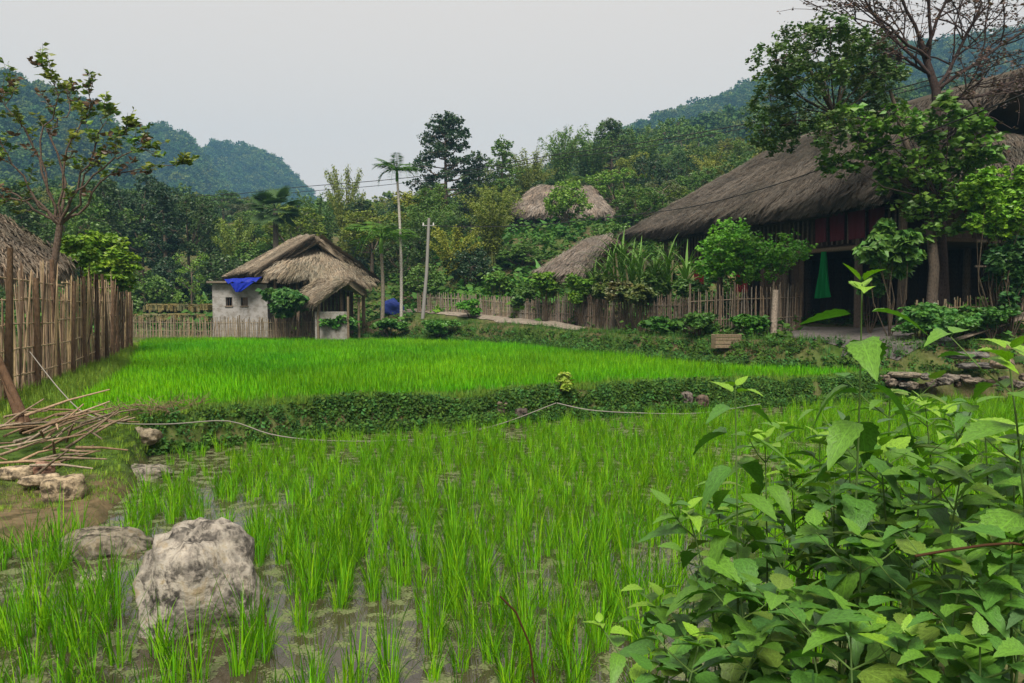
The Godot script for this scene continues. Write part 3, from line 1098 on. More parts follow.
func house_far_paddy() -> void:
	rng.seed = 51
	var o := at(290, 330, 39)
	o.y = 0.6
	var t := thing("thatched_house", "thatched house with whitewashed annex at the far end of the upper paddy", "house", o)
	var th := Color(0.25, 0.205, 0.15)
	var p1 := at(318, 243, 38.6) - o
	var p2 := at(300, 244, 43) - o
	var l1 := at(267, 274, 38.0) - o
	var r1 := at(370, 282, 38.0) - o
	var bl := at(230, 281, 45.5) - o
	var br := r1 + (bl - l1)
	thatch_slope(t, bl, l1, p1, p2, 0.3, th, 110)
	thatch_slope(t, r1, br, p2, p1, 0.3, th, 90)
	thatch_slope(t, br, bl, p2, p2 + (p1 - p2) * 0.03, 0.3, th, 25)
	var s0 := at(306, 254, 39.3) - o
	var s1 := at(334, 256, 39.3) - o
	var f0 := at(272, 276, 37.4) - o
	var f1 := at(373, 286, 37.4) - o
	thatch_slope(t, f0, f1, s1, s0, 0.22, th * 1.1, 110)
	# ridge roll
	var mb := MB.new()
	var up := Vector3(0, 0.24, 0)
	mb.tube([p1 + up * 0.7 - (p1 - p2).normalized() * 0.25, p1.lerp(p2, 0.5) + up * 0.7, p2 + up * 0.7], [0.16, 0.17, 0.15], 9, th * 0.9)
	put(mb.done(), "ridge", M.thatch, t)
	var body := MB.new()
	var dirv := (bl - l1)
	dirv.y = 0
	dirv = dirv.normalized()
	var right := (r1 - l1)
	right.y = 0
	var yaw := atan2(dirv.x, dirv.z)
	# wall of upright boards across the front and along the left side
	var boards := 22
	for k in boards:
		var u := (k + 0.5) / boards
		var p := l1 + right * lerpf(0.1, 0.92, u) + dirv * 1.2
		slab(t, "board", Vector3(p.x, 1.2, p.z), Vector3(right.length() * 0.82 / boards - 0.015, 3.2, 0.05), 0.06, tint(Color(0.1, 0.075, 0.055), 0.35), M.wood)
	for k in 16:
		var p := l1 + right * 0.1 + dirv * (1.3 + k * 0.42)
		slab(t, "board", Vector3(p.x, 1.2, p.z), Vector3(0.05, 3.0, 0.4), yaw, tint(Color(0.1, 0.075, 0.055), 0.3), M.wood)
	for k in 5:
		var p := f0.lerp(f1, 0.06 + k * 0.22) + dirv * 0.5
		pole(t, "post", Vector3(p.x, -0.4, p.z), Vector3(p.x, p.y + 0.05, p.z), 0.09, 0.08, Color(0.16, 0.12, 0.085))
	pole(t, "beam", f0 + dirv * 0.5 - Vector3(0, 0.06, 0), f1 + dirv * 0.5 - Vector3(0, 0.06, 0), 0.07, 0.07, Color(0.15, 0.11, 0.08))
	# whitewashed annex: wall built round its openings
	var a0 := at(213, 300, 38.2).x - o.x
	var a1 := at(268, 300, 38.2).x - o.x
	var zf := -38.2 - o.z
	var white := Color(0.3, 0.29, 0.275)
	var wx := [a0, a0 + 0.62, a0 + 0.92, a0 + 1.32, a0 + 1.64, a1]
	var ann := slab(t, "wall", Vector3((a0 + a1) / 2, 0.55, zf), Vector3(a1 - a0, 1.5, 0.18), 0, white, M.plaster)
	slab(ann, "lintel", Vector3((a0 + a1) / 2, 2.03, zf), Vector3(a1 - a0, 0.62, 0.178), 0, white, M.plaster)
	for k in [0, 2, 4]:
		slab(ann, "pier", Vector3((wx[k] + wx[k + 1]) / 2, 1.51, zf), Vector3(wx[k + 1] - wx[k], 0.42, 0.176), 0, white, M.plaster)
	for k in [1, 3]:
		var wc := Vector3((wx[k] + wx[k + 1]) / 2, 1.51, zf + 0.02)
		var wn := slab(t, "window", wc + Vector3(0, -0.2, 0.06), Vector3(wx[k + 1] - wx[k] + 0.08, 0.05, 0.12), 0, Color(0.2, 0.16, 0.12), M.wood)
		for s in 3:
			pole(wn, "bar", wc + Vector3(-0.1 + s * 0.1, -0.2, 0), wc + Vector3(-0.1 + s * 0.1, 0.21, 0), 0.012, 0.012, Color(0.12, 0.09, 0.07))
	slab(t, "wall", Vector3(a0 + 0.09, 1.07, zf - 1.9), Vector3(0.18, 2.54, 3.6), 0, white * 0.95, M.plaster)
	slab(t, "wall", Vector3(a1 - 0.09, 1.07, zf - 1.9), Vector3(0.18, 2.54, 3.6), 0, white * 0.95, M.plaster)
	slab(t, "annex_roof", Vector3((a0 + a1) / 2, 2.42, zf - 1.7), Vector3(a1 - a0 + 0.3, 0.1, 4.2), 0, Color(0.16, 0.13, 0.1), M.wood)
	# lean-to in front
	var q0 := at(322, 284, 36.6) - o
	var q1 := at(347, 284, 35.6) - o
	var g0 := at(296, 305, 36.8) - o
	var g1 := at(318, 305, 35.4) - o
	var h0 := at(352, 292, 37.0) - o
	var h1 := at(364, 297, 35.8) - o
	var lt := Node3D.new()
	lt.name = "lean_to"
	t.add_child(lt, true)
	thatch_one(lt, g0, g1, q1, q0, 0.2, th * 1.05, 70)
	thatch_one(lt, h1, h0, q0, q1, 0.2, th * 1.05, 70)
	for e in [[318, 35.6], [348, 35.6], [359, 36.2], [316, 37.0]]:
		var p := at(e[0], 300, e[1]) - o
		pole(lt, "post", Vector3(p.x, -0.3, p.z), Vector3(p.x, 1.75, p.z), 0.06, 0.05, Color(0.17, 0.13, 0.09))
	var wl := at(315, 310, 35.7) - o
	var wr := at(349, 310, 35.7) - o
	slab(lt, "wall", Vector3((wl.x + wr.x) / 2, 0.45, wl.z), Vector3(wr.x - wl.x, 1.3, 0.12), 0, Color(0.24, 0.23, 0.21), M.plaster)
	# tarp
	var tp := [at(224, 279, 37.9), at(262, 277, 37.7), at(256, 282, 37.5), at(228, 283, 37.6)]
	var tr := put(sheet(tp, 0.01, Color(0.008, 0.02, 0.24), 0.05), "tarp", M.tarp)
	tag(tr, "bright blue tarpaulin hanging under the eave above the white annex", "tarpaulin")
	put(sheet([at(230, 283, 37.6), at(254, 282, 37.5), at(241, 292, 37.5), at(235, 292, 37.5)], 0.01, Color(0.008, 0.02, 0.24), 0.04), "flap", M.tarp, tr)

func thatch_one(parent: Node3D, a: Vector3, b: Vector3, c: Vector3, d: Vector3, thick: float, base: Color, density: float) -> void:
	# the same slope as one sub-part, for roofs that are parts themselves
	thatch_slope(parent, a, b, c, d, thick, base, density)
	var s: Node3D = parent.get_child(parent.get_child_count() - 1)
	var th: Node3D = s.get_child(0)
	s.remove_child(th)
	parent.add_child(th, true)

func big_house() -> void:
	rng.seed = 61
	var e0 := Vector3(11.0, 0, -24.0)
	var u := Vector3(-0.287, 0, -0.958)
	var p := Vector3(0.958, 0, -0.287)
	var yaw := atan2(u.x, u.z)
	var o := e0 + Vector3(0, 1.2, 0)
	var t := thing("stilt_house", "large thatched stilt house with dark open ground floor", "house", o)
	var E := func(a: float, b: float, y: float) -> Vector3: return u * a + p * b + Vector3(0, y - 1.2, 0)
	var th := Color(0.125, 0.106, 0.086)
	thatch_slope(t, E.call(17.2, -0.5, 5.1), E.call(-0.6, -0.6, 5.15), E.call(0.4, 5, 8.8), E.call(12.6, 5, 8.8), 0.35, th, 80)
	thatch_slope(t, E.call(-0.6, 10.6, 5.15), E.call(17.2, 10.5, 5.1), E.call(12.6, 5, 8.8), E.call(0.4, 5, 8.8), 0.35, th, 12)
	thatch_slope(t, E.call(17.2, 10.5, 5.1), E.call(17.2, -0.5, 5.1), E.call(12.6, 4.9, 8.8), E.call(12.6, 5.1, 8.8), 0.35, th, 30)
	thatch_slope(t, E.call(-1.3, -0.2, 4.9), E.call(-1.3, 10.2, 4.9), E.call(1.3, 7.2, 7.3), E.call(1.3, 2.8, 7.3), 0.3, th, 40)
	var mb := MB.new()
	mb.tube([E.call(0.0, 5, 9.05), E.call(6, 5, 9.1), E.call(12.8, 5, 9.05)], [0.28, 0.3, 0.25], 9, th * 0.9)
	put(mb.done(), "ridge", M.thatch, t)
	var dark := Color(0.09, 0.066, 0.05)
	# gable boards behind the upper opening
	for k in 12:
		var b := 3.0 + k * 0.36
		var top := 8.7 - absf(b - 5.0) * 0.74
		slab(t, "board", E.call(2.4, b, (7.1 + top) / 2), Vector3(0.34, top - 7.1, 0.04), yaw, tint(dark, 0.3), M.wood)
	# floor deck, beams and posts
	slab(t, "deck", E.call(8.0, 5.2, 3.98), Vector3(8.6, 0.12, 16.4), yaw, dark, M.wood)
	for a in [0.4, 2.2, 6.0, 10.5, 15.4]:
		for b in [0.7, 5.0, 9.4]:
			pole(t, "post", E.call(a, b, 0.9), E.call(a, b, 5.6 + (1.5 if b == 5.0 else 0.0)), 0.13, 0.12, tint(Color(0.15, 0.12, 0.095), 0.2))
	for b in [0.72, 9.2]:
		pole(t, "beam", E.call(-0.2, b - 0.15, 3.86), E.call(16.2, b - 0.15, 3.86), 0.08, 0.08, Color(0.2, 0.15, 0.1))
		pole(t, "beam", E.call(-0.2, b, 5.2), E.call(16.2, b, 5.2), 0.08, 0.08, dark)
	# upper wall of upright boards, set back from the rail
	for k in 44:
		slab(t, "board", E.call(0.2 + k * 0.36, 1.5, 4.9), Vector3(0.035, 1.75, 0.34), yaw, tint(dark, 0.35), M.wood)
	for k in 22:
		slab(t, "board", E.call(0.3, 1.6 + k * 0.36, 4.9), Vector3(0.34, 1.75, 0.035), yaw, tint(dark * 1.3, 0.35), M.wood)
	# rail slats along the front edge
	for k in 60:
		slab(t, "slat", E.call(0.3 + k * 0.26, 0.62, 4.5), Vector3(0.03, 0.95, 0.07), yaw, tint(Color(0.17, 0.13, 0.1), 0.3), M.wood, 0.004)
	pole(t, "rail", E.call(0.1, 0.6, 4.98), E.call(16.0, 0.6, 4.98), 0.04, 0.04, dark)
	# inner wall under the deck
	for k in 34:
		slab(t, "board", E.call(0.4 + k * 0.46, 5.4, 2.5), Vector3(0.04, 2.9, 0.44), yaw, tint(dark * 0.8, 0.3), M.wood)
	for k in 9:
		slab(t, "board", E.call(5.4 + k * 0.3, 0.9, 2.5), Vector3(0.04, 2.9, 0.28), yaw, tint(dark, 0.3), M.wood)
	for k in 10:
		pole(t, "stake", E.call(-0.2, 4.2 + k * 0.5, 1.3), E.call(-0.2, 4.2 + k * 0.5, 3.9), 0.03, 0.03, tint(Color(0.17, 0.13, 0.1), 0.3))
	pole(t, "rail", E.call(-0.25, 2.8, 3.95), E.call(-0.25, 9.6, 3.95), 0.05, 0.05, Color(0.19, 0.15, 0.12))
	pole(t, "rail", E.call(-0.25, 2.8, 3.2), E.call(-0.25, 9.6, 3.2), 0.03, 0.03, Color(0.19, 0.15, 0.12))
	# laundry
	var cl := put(sheet([e0 + u * 3.55 + p * 0.3 + Vector3(0, 3.8, 0), e0 + u * 3.3 + p * 0.3 + Vector3(0, 3.8, 0), e0 + u * 3.05 + p * 0.3 + Vector3(0, 2.3, 0), e0 + u * 3.8 + p * 0.3 + Vector3(0, 2.25, 0)], 0.02, Color(0.015, 0.26, 0.07), 0.11), "hanging_cloth", M.cloth)
	tag(cl, "bright green cloth hanging beside the dark doorway of the stilt house", "cloth")
	var reds := [[0.9, 0.7], [1.75, 0.8], [2.7, 0.75], [3.6, 0.6]]
	var redl := ["dark red cloth on the rail nearest the big tree", "wide maroon cloth hung second along the balcony rail", "maroon cloth hung third along the balcony rail", "narrow maroon cloth farthest along the balcony rail"]
	for k in 4:
		var a: float = reds[k][0]
		var w: float = reds[k][1]
		var c2 := put(sheet([e0 + u * (a + w) + p * 0.52 + Vector3(0, 5.0, 0), e0 + u * a + p * 0.52 + Vector3(0, 5.02, 0), e0 + u * a + p * 0.52 + Vector3(0, 4.15, 0), e0 + u * (a + w) + p * 0.52 + Vector3(0, 4.12, 0)], 0.015, tint(Color(0.13, 0.035, 0.045), 0.2), 0.03), "rail_cloth", M.cloth)
		tag(c2, redl[k], "cloth", "cloths on the balcony rail")
	for e in [[8.2, 0.5, "red cloth hanging low under the eave behind the tall canes"], [11.5, 0.5, "faded red cloth hanging at the far end under the eave"]]:
		var a: float = e[0]
		var c3 := put(sheet([e0 + u * (a + 0.9) + p * e[1] + Vector3(0, 3.5, 0), e0 + u * a + p * e[1] + Vector3(0, 3.5, 0), e0 + u * a + p * e[1] + Vector3(0, 2.5, 0), e0 + u * (a + 0.9) + p * e[1] + Vector3(0, 2.5, 0)], 0.015, Color(0.3, 0.03, 0.035), 0.05), "red_cloth", M.cloth)
		tag(c3, e[2], "cloth")

func small_roofs() -> void:
	rng.seed = 71
	# hut below the big house: one long slope coming down to the fence
	var o := on(575, 34.5)
	var t := thing("thatched_hut", "low thatched hut roof showing above the long bamboo fence", "hut", o)
	var th := Color(0.17, 0.14, 0.115)
	var a := at(540, 277, 33.5) - o
	var b := at(584, 277, 32.5) - o
	var c := at(612, 242, 34.5) - o
	var d := at(592, 244, 36.0) - o
	thatch_slope(t, a, b, c, d, 0.22, th, 60)
	thatch_slope(t, at(650, 268, 34) - o, at(640, 268, 36) - o, d, c, 0.22, th, 40)
	for e in [[a, 0.2], [b, 0.2], [c, 2.5]]:
		var q: Vector3 = e[0].lerp((a + b + c + d) / 4.0, 0.15)
		pole(t, "post", Vector3(q.x, -0.3, q.z), q, 0.06, 0.05, Color(0.15, 0.11, 0.08))
	for k in 9:
		var q := (b.lerp(c, 0.1)).lerp(c, k / 9.0 * 0.9) + Vector3(0.0, 0, -0.3)
		slab(t, "board", Vector3(q.x, (q.y - 0.4) / 2, q.z), Vector3(0.2, q.y + 0.2, 0.04), 0.4, tint(Color(0.12, 0.09, 0.065), 0.3), M.wood)
	# house up the hill
	o = on(560, 62)
	o.y = at(560, 228, 62).y
	t = thing("hillside_house", "distant thatched house on the hillside above the garden", "house", o)
	th = Color(0.2, 0.165, 0.135)
	var f0 := at(504, 216, 60) - o
	var f1 := at(612, 216, 60) - o
	var r0 := at(538, 190, 63) - o
	var r1 := at(590, 190, 63) - o
	var b0 := f0 + Vector3(1.0, 0, -6)
	var b1 := f1 + Vector3(-0.5, 0, -6)
	thatch_slope(t, f0, f1, r1, r0, 0.3, th, 25)
	thatch_slope(t, b0, f0, r0 + Vector3(0, 0, -0.1), r0, 0.3, th, 20)
	thatch_slope(t, f1, b1, r1, r1 + Vector3(0, 0, -0.1), 0.3, th, 20)
	thatch_slope(t, b1, b0, r0, r1, 0.3, th, 5)
	for k in 16:
		slab(t, "board", Vector3(lerpf(f0.x + 0.8, f1.x - 0.8, k / 15.0), 0.1, -0.4), Vector3(0.4, 1.9, 0.05), 0, tint(Color(0.12, 0.1, 0.085), 0.35), M.wood)
	for k in 5:
		var x := lerpf(f0.x + 0.6, f1.x - 0.6, k / 4.0)
		pole(t, "post", Vector3(x, -2.5, 1.2), Vector3(x, 1.0, 1.2), 0.1, 0.09, Color(0.14, 0.11, 0.09))
	slab(t, "deck", Vector3((f0.x + f1.x) / 2, -0.85, 0.0), Vector3(f1.x - f0.x - 0.8, 0.14, 3.4), 0, Color(0.14, 0.11, 0.085), M.wood)
	# roof behind the tall fence at the far left
	o = Vector3(-12.6, 0.6, -17.5)
	t = thing("thatched_shed", "brown thatched shed roof rising behind the tall bamboo fence", "shed", o)
	th = Color(0.2, 0.16, 0.12)
	var g0 := at(62, 272, 19.5) - o
	var g1 := at(-60, 283, 15.5) - o
	var k0 := at(-10, 226, 20.5) - o
	var k1 := at(-120, 220, 17.5) - o
	thatch_slope(t, g1, g0, k0, k1, 0.25, th, 60)
	thatch_slope(t, g0, g0 + Vector3(-2.5, 0, -4), k0 + Vector3(-0.4, 0, -0.3), k0, 0.25, th, 50)
	for q in [g0, g1, g0 + Vector3(-2.5, 0, -4)]:
		var w: Vector3 = q.lerp(k0, 0.12)
		pole(t, "post", Vector3(w.x, -0.3, w.z), w, 0.07, 0.06, Color(0.15, 0.11, 0.08))

# ------------------------------------------------------------------ stones, sticks, wires
func stone(size: Vector3, seed_: int, rough: float, col: Color, blocky := 0.0) -> ArrayMesh:
	var mb := MB.new()
	var f := FastNoiseLite.new()
	f.seed = seed_
	f.frequency = 0.9
	f.fractal_octaves = 4
	var nu := 36
	var nv := 22
	for j in nv + 1:
		for i in nu + 1:
			var a := TAU * i / nu
			var b := PI * j / nv
			var u := Vector3(sin(b) * cos(a), cos(b), sin(b) * sin(a))
			var m := maxf(absf(u.x), maxf(absf(u.y), absf(u.z)))
			var q := u.lerp(u / m * 0.85, blocky)
			var r := 1.0 + f.get_noise_3dv(u * 1.1) * rough + f.get_noise_3dv(u * 8.0) * rough * 0.1 + absf(f.get_noise_3dv(u * 3.0 + Vector3(7, 3, 1))) * rough * -0.5
			mb.vert(q * r * size, u, tint(col, 0.08))
	for j in nv:
		for i in nu:
			var k := j * (nu + 1) + i
			mb.tri(k, k + 1, k + nu + 1); mb.tri(k + 1, k + nu + 2, k + nu + 1)
	for k in mb.v.size():
		mb.n[k] = Vector3.ZERO
	for k in range(0, mb.ix.size(), 3):
		var p := mb.v[mb.ix[k]]
		var nn := (mb.v[mb.ix[k + 1]] - p).cross(mb.v[mb.ix[k + 2]] - p)
		if nn.dot(p) < 0: nn = -nn
		for e in 3: mb.n[mb.ix[k + e]] += nn
	for j in nv + 1:
		var l := j * (nu + 1)
		var s := mb.n[l] + mb.n[l + nu]
		mb.n[l] = s; mb.n[l + nu] = s
	for k in mb.n.size(): mb.n[k] = mb.n[k].normalized() if mb.n[k].length() > 1e-9 else Vector3.UP
	return mb.done()

func rocks() -> void:
	rng.seed = 81
	var list := [
		# called, label, px, py(base), d, size, colour, blocky, lift
		["boulder", "large pale weathered boulder standing in the paddy water", 201, 592, 5.65, Vector3(0.45, 0.47, 0.4), Color(0.32, 0.295, 0.262), 0.1, 0.2, 1.1],
		["rock", "low brownish rock half sunk just left of the big boulder", 104, 545, 7.2, Vector3(0.42, 0.16, 0.3), Color(0.2, 0.18, 0.145), 0.2, 0.03, 0.4],
		["rock", "square cut tan stone block by the stick pile", 64, 500, 8.6, Vector3(0.24, 0.15, 0.2), Color(0.34, 0.275, 0.19), 0.75, 0.1, 0.5],
		["rock", "flat tan stone lying under the stick ends at the left edge", 16, 485, 9.1, Vector3(0.2, 0.08, 0.16), Color(0.42, 0.34, 0.24), 0.4, 0.06, 0.2],
		["rock", "slanting slab of tan stone leaning on the square block", 40, 487, 8.85, Vector3(0.22, 0.06, 0.1), Color(0.43, 0.35, 0.25), 0.5, 0.1, 0.7],
		["rock", "reddish stone behind the square tan block", 44, 470, 9.2, Vector3(0.12, 0.1, 0.1), Color(0.34, 0.2, 0.15), 0.4, 0.09, 0.3],
		["rock", "pale stone slab half buried in the grass beyond the block", 138, 480, 10.2, Vector3(0.42, 0.13, 0.26), Color(0.24, 0.22, 0.185), 0.25, 0.04, 0.0],
		["rock", "oval stone at the foot of the bank near the brush", 142, 441, 11.55, Vector3(0.26, 0.14, 0.16), Color(0.27, 0.23, 0.17), 0.1, 0.08, 0.2],
		["rock", "small mossy stone in the water in front of the boulder gap", 94, 582, 6.3, Vector3(0.14, 0.08, 0.12), Color(0.3, 0.27, 0.21), 0.2, 0.02, 0.2],
		["rock", "rounded brown stone set in the bank left of the cable", 204, 436, 12.75, Vector3(0.2, 0.16, 0.14), Color(0.2, 0.16, 0.11), 0.1, 0.1, 0.0],
		["rock", "rounded brown stone set in the bank under the cable start", 238, 430, 12.95, Vector3(0.17, 0.14, 0.12), Color(0.2, 0.155, 0.1), 0.1, 0.14, 0.0],
		["rock", "dark stone set low in the bank under the sagging cable", 327, 436, 13.35, Vector3(0.12, 0.12, 0.1), Color(0.17, 0.13, 0.09), 0.1, 0.06, 0.0],
		["rock", "pinkish stone showing through creeper left of the sapling", 503, 410, 14.75, Vector3(0.16, 0.13, 0.1), Color(0.2, 0.155, 0.13), 0.4, 0.16, 0.3],
		["rock", "dark blocky stone low in the bank left of the sapling", 521, 416, 14.7, Vector3(0.13, 0.11, 0.1), Color(0.1, 0.085, 0.075), 0.4, 0.06, 0.2],
		["rock", "grey stone in the bank right of the sapling", 686, 402, 16.3, Vector3(0.16, 0.16, 0.12), Color(0.15, 0.13, 0.12), 0.3, 0.14, 0.1],
		["rock", "brown stone in the bank behind the nearest weed top", 702, 404, 16.3, Vector3(0.15, 0.14, 0.12), Color(0.13, 0.1, 0.08), 0.3, 0.08, 0.4],
		["rock", "wide flat grey slab on the terrace wall behind the weeds", 968, 357, 18.7, Vector3(0.5, 0.09, 0.3), Color(0.17, 0.165, 0.16), 0.5, 0.72, 0.1],
		["rock", "second flat grey slab lower in the terrace wall", 975, 367, 18.5, Vector3(0.42, 0.08, 0.3), Color(0.14, 0.135, 0.13), 0.5, 0.5, -0.1],
		["rock", "tan flagstone lying on the bank end behind the tall weed", 905, 376, 18.0, Vector3(0.4, 0.07, 0.25), Color(0.24, 0.21, 0.17), 0.5, 0.45, 0.2],
		["rock", "pale tan stone at the right end of the lower bank", 1002, 366, 17.6, Vector3(0.3, 0.12, 0.2), Color(0.24, 0.19, 0.15), 0.3, 0.6, 0.5]]
	for e in list:
		var p := at(e[2], e[3], e[4])
		p.y = maxf(gy(p.x, -p.z), -0.02) if e[8] < 0.3 else 0.0
		p.y += e[8]
		if e[4] > 11.4:
			p.y = at(e[2], e[3], e[4]).y + e[5].y * 0.4
		var o := put(stone(e[5], hash(e[1]) % 1000, (0.32 if e[0] == "rock" else 0.33) if e[7] < 0.3 else 0.14, e[6], e[7]), e[0], M.rock)
		o.transform = Transform3D(Basis(Vector3.UP, e[9]) * Basis(Vector3.BACK, rr(-.08, .08)), p)
		tag(o, e[1], "rock")
	# rubble along the right end of the lower bank
	for k in 22:
		var px := 885 + k * 6.6
		var d := 17.9 + rr(-.2, .3)
		var p := at(px, 380, d)
		var o := put(stone(Vector3(rr(.08, .22), rr(.05, .1), rr(.08, .18)), 300 + k, 0.35, tint(Color(0.17, 0.145, 0.12), 0.35, 0.08), 0.35), "rubble_stone", M.rock)
		o.position = Vector3(p.x, rr(0.3, 0.55), p.z)
		o.rotation.y = rr(0, TAU)
		tag(o, "broken stone, %s from the left in the rubble ending the lower bank" % ORD[k], "stone", "rubble along the lower bank")

func sticks() -> void:
	rng.seed = 91
	# cut stalks thrown on the muddy corner
	for k in 60:
		var a := Vector3(rr(-6.7, -5.2), 0, -rr(8.9, 10.9))
		var ang := rr(0.3, 1.5) if k % 4 else rr(-1.3, -0.4)
		var dirv := Vector3(cos(ang), 0, sin(ang) * -0.9).normalized()
		var len := rr(0.4, 1.1)
		var b := a + dirv * len
		b.x = minf(b.x, -4.7)
		a.y = gy(a.x, -a.z) + 0.03 + k * 0.004
		b.y = maxf(gy(b.x, -b.z), 0.0) + 0.03 + (rr(0.0, 0.2) if k % 2 else rr(0.15, 0.5))
		var mb := MB.new()
		mb.tube([a - a, (b - a) * 0.5 + Vector3(0, rr(-.02, .05), 0), b - a], [rr(.012, .022), .014, .009], 6, tint(Color(0.25, 0.185, 0.125), 0.4, 0.1))
		var o := put(mb.done(), "dry_stick", M.wood)
		o.position = a
		tag(o, "dry brown stalk in the heap on the muddy corner by the fence", "stick", "dry stalks in the heap")
	# leaning bundle and the brace of the fence
	for e in [[[-12, 330, 11.2], [24, 432, 10.4], "dark split pole leaning on the fence at the left edge"], [[-20, 318, 11.0], [30, 430, 10.5], "second split pole leaning beside the first at the left edge"]]:
		var a := at(e[0][0], e[0][1], e[0][2])
		var b := at(e[1][0], e[1][1], e[1][2])
		var mb := MB.new()
		mb.tube([Vector3.ZERO, (b - a) * 0.5, b - a], [0.035, 0.05, 0.055], 7, Color(0.1, 0.06, 0.038))
		var o := put(mb.done(), "leaning_pole", M.wood)
		o.position = a
		tag(o, e[2], "pole")
	# brushwood stuck in the bank corner
	for k in 3:
		var t := MB.new()
		var c: Vector3 = [at(158, 425, 11.9), at(120, 432, 11.7), at(188, 428, 12.5)][k]
		for i in 60:
			var q := rand_dir()
			q.y = absf(q.y) * 0.6
			var s := Vector3(rr(-.25, .25), rr(-.1, .05), rr(-.12, .12))
			t.tube([s, s + q * 0.15 + Vector3(0, 0.02, 0), s + q * rr(0.22, 0.42)], [0.005, 0.004, 0.002], 3, tint(Color(0.2, 0.14, 0.09), 0.35), false)
		var o := put(t.done(), "brushwood", M.wood)
		o.position = Vector3(c.x, gy(c.x, -c.z) + 0.08, c.z)
		tag(o, ["reddish dry brushwood clump at the corner of the bank", "dry brushwood lying by the end of the hose", "grey dry brushwood hanging over the bank stones"][k], "brushwood")

func line_of(pts: Array, r: float, col: Color, called: String, label: String, category: String, sag := 0.0, m: Material = null) -> void:
	var c := Curve3D.new()
	for k in pts.size():
		var tn: Vector3 = (pts[mini(k + 1, pts.size() - 1)] - pts[maxi(k - 1, 0)]) * 0.16
		c.add_point(pts[k] - pts[0], -tn, tn)
	c.bake_interval = 0.3
	var bp := c.get_baked_points()
	var arr := []
	for q in bp: arr.append(q)
	var mb := MB.new()
	mb.tube(arr, [r], 5, col)
	var o := put(mb.done(), called, M.wire if m == null else m)
	o.position = pts[0]
	tag(o, label, category)

func wires() -> void:
	# hose from the fence over the bank, hung on the sapling
	line_of([at(30, 352, 13.6), at(60, 390, 12.2), at(86, 414, 11.2), at(118, 423, 11.2), at(170, 424, 11.6), at(228, 421, 12.1), at(270, 434, 12.2), at(315, 440, 12.2), at(380, 441, 12.4), at(440, 437, 12.9), at(500, 424, 14.0), at(556, 403, 15.0)], 0.009, Color(0.22, 0.205, 0.18), "hose", "pale grey hose trailing from the fence along the bank", "hose", 0, M.plain)
	line_of([at(557, 403, 15.0), at(590, 410, 14.8), at(640, 413, 15.0), at(700, 413, 15.5), at(760, 404, 16.2)], 0.009, Color(0.24, 0.225, 0.2), "cable", "pale cable running right from the sapling along the bank", "cable", 0, M.plain)
	# power lines
	line_of([at(120, 197, 70), at(220, 195, 62), at(300, 187, 57), at(385, 180, 52), at(470, 170, 48), at(548, 156, 45), at(640, 143, 40), at(760, 121, 36), at(900, 88, 30), at(1060, 40, 25)], 0.022, Color(0.05, 0.05, 0.05), "power_line", "upper dark power line crossing the valley below the sky", "power line")
	line_of([at(120, 203, 70), at(220, 200, 62), at(300, 192, 57), at(385, 185, 52), at(470, 174, 48), at(548, 160, 45), at(640, 148, 40), at(760, 125, 36), at(900, 93, 30), at(1060, 46, 25)], 0.018, Color(0.05, 0.05, 0.05), "power_line", "lower of the paired dark power lines crossing the valley", "power line")
	line_of([at(425, 226, 37.5), at(520, 226, 37), at(612, 217, 35), at(690, 207, 31), at(768, 187, 27), at(860, 155, 22), at(940, 127, 19), at(1060, 80, 15.5)], 0.017, Color(0.04, 0.04, 0.04), "power_line", "thick black wire sweeping up in front of the big thatched roof", "power line")
	# utility pole
	var p := on(422, 37.5)
	var top := at(429, 218, 37.5)
	var t := thing("utility_pole", "leaning grey concrete utility pole beside the path", "pole", p)
	pole(t, "shaft", Vector3(0, -0.3, 0), top - p, 0.09, 0.065, Color(0.22, 0.215, 0.2), M.plain)
	var arm := top - p - Vector3(0, 0.35, 0)
	pole(t, "crossarm", arm + Vector3(-0.3, 0, 0), arm + Vector3(0.25, 0, 0), 0.03, 0.03, Color(0.2, 0.2, 0.2), M.plain)
	for s in [-0.26, 0.2]:
		pole(t, "insulator", arm + Vector3(s, 0.02, 0), arm + Vector3(s, 0.14, 0), 0.035, 0.025, Color(0.6, 0.6, 0.58), M.plain)

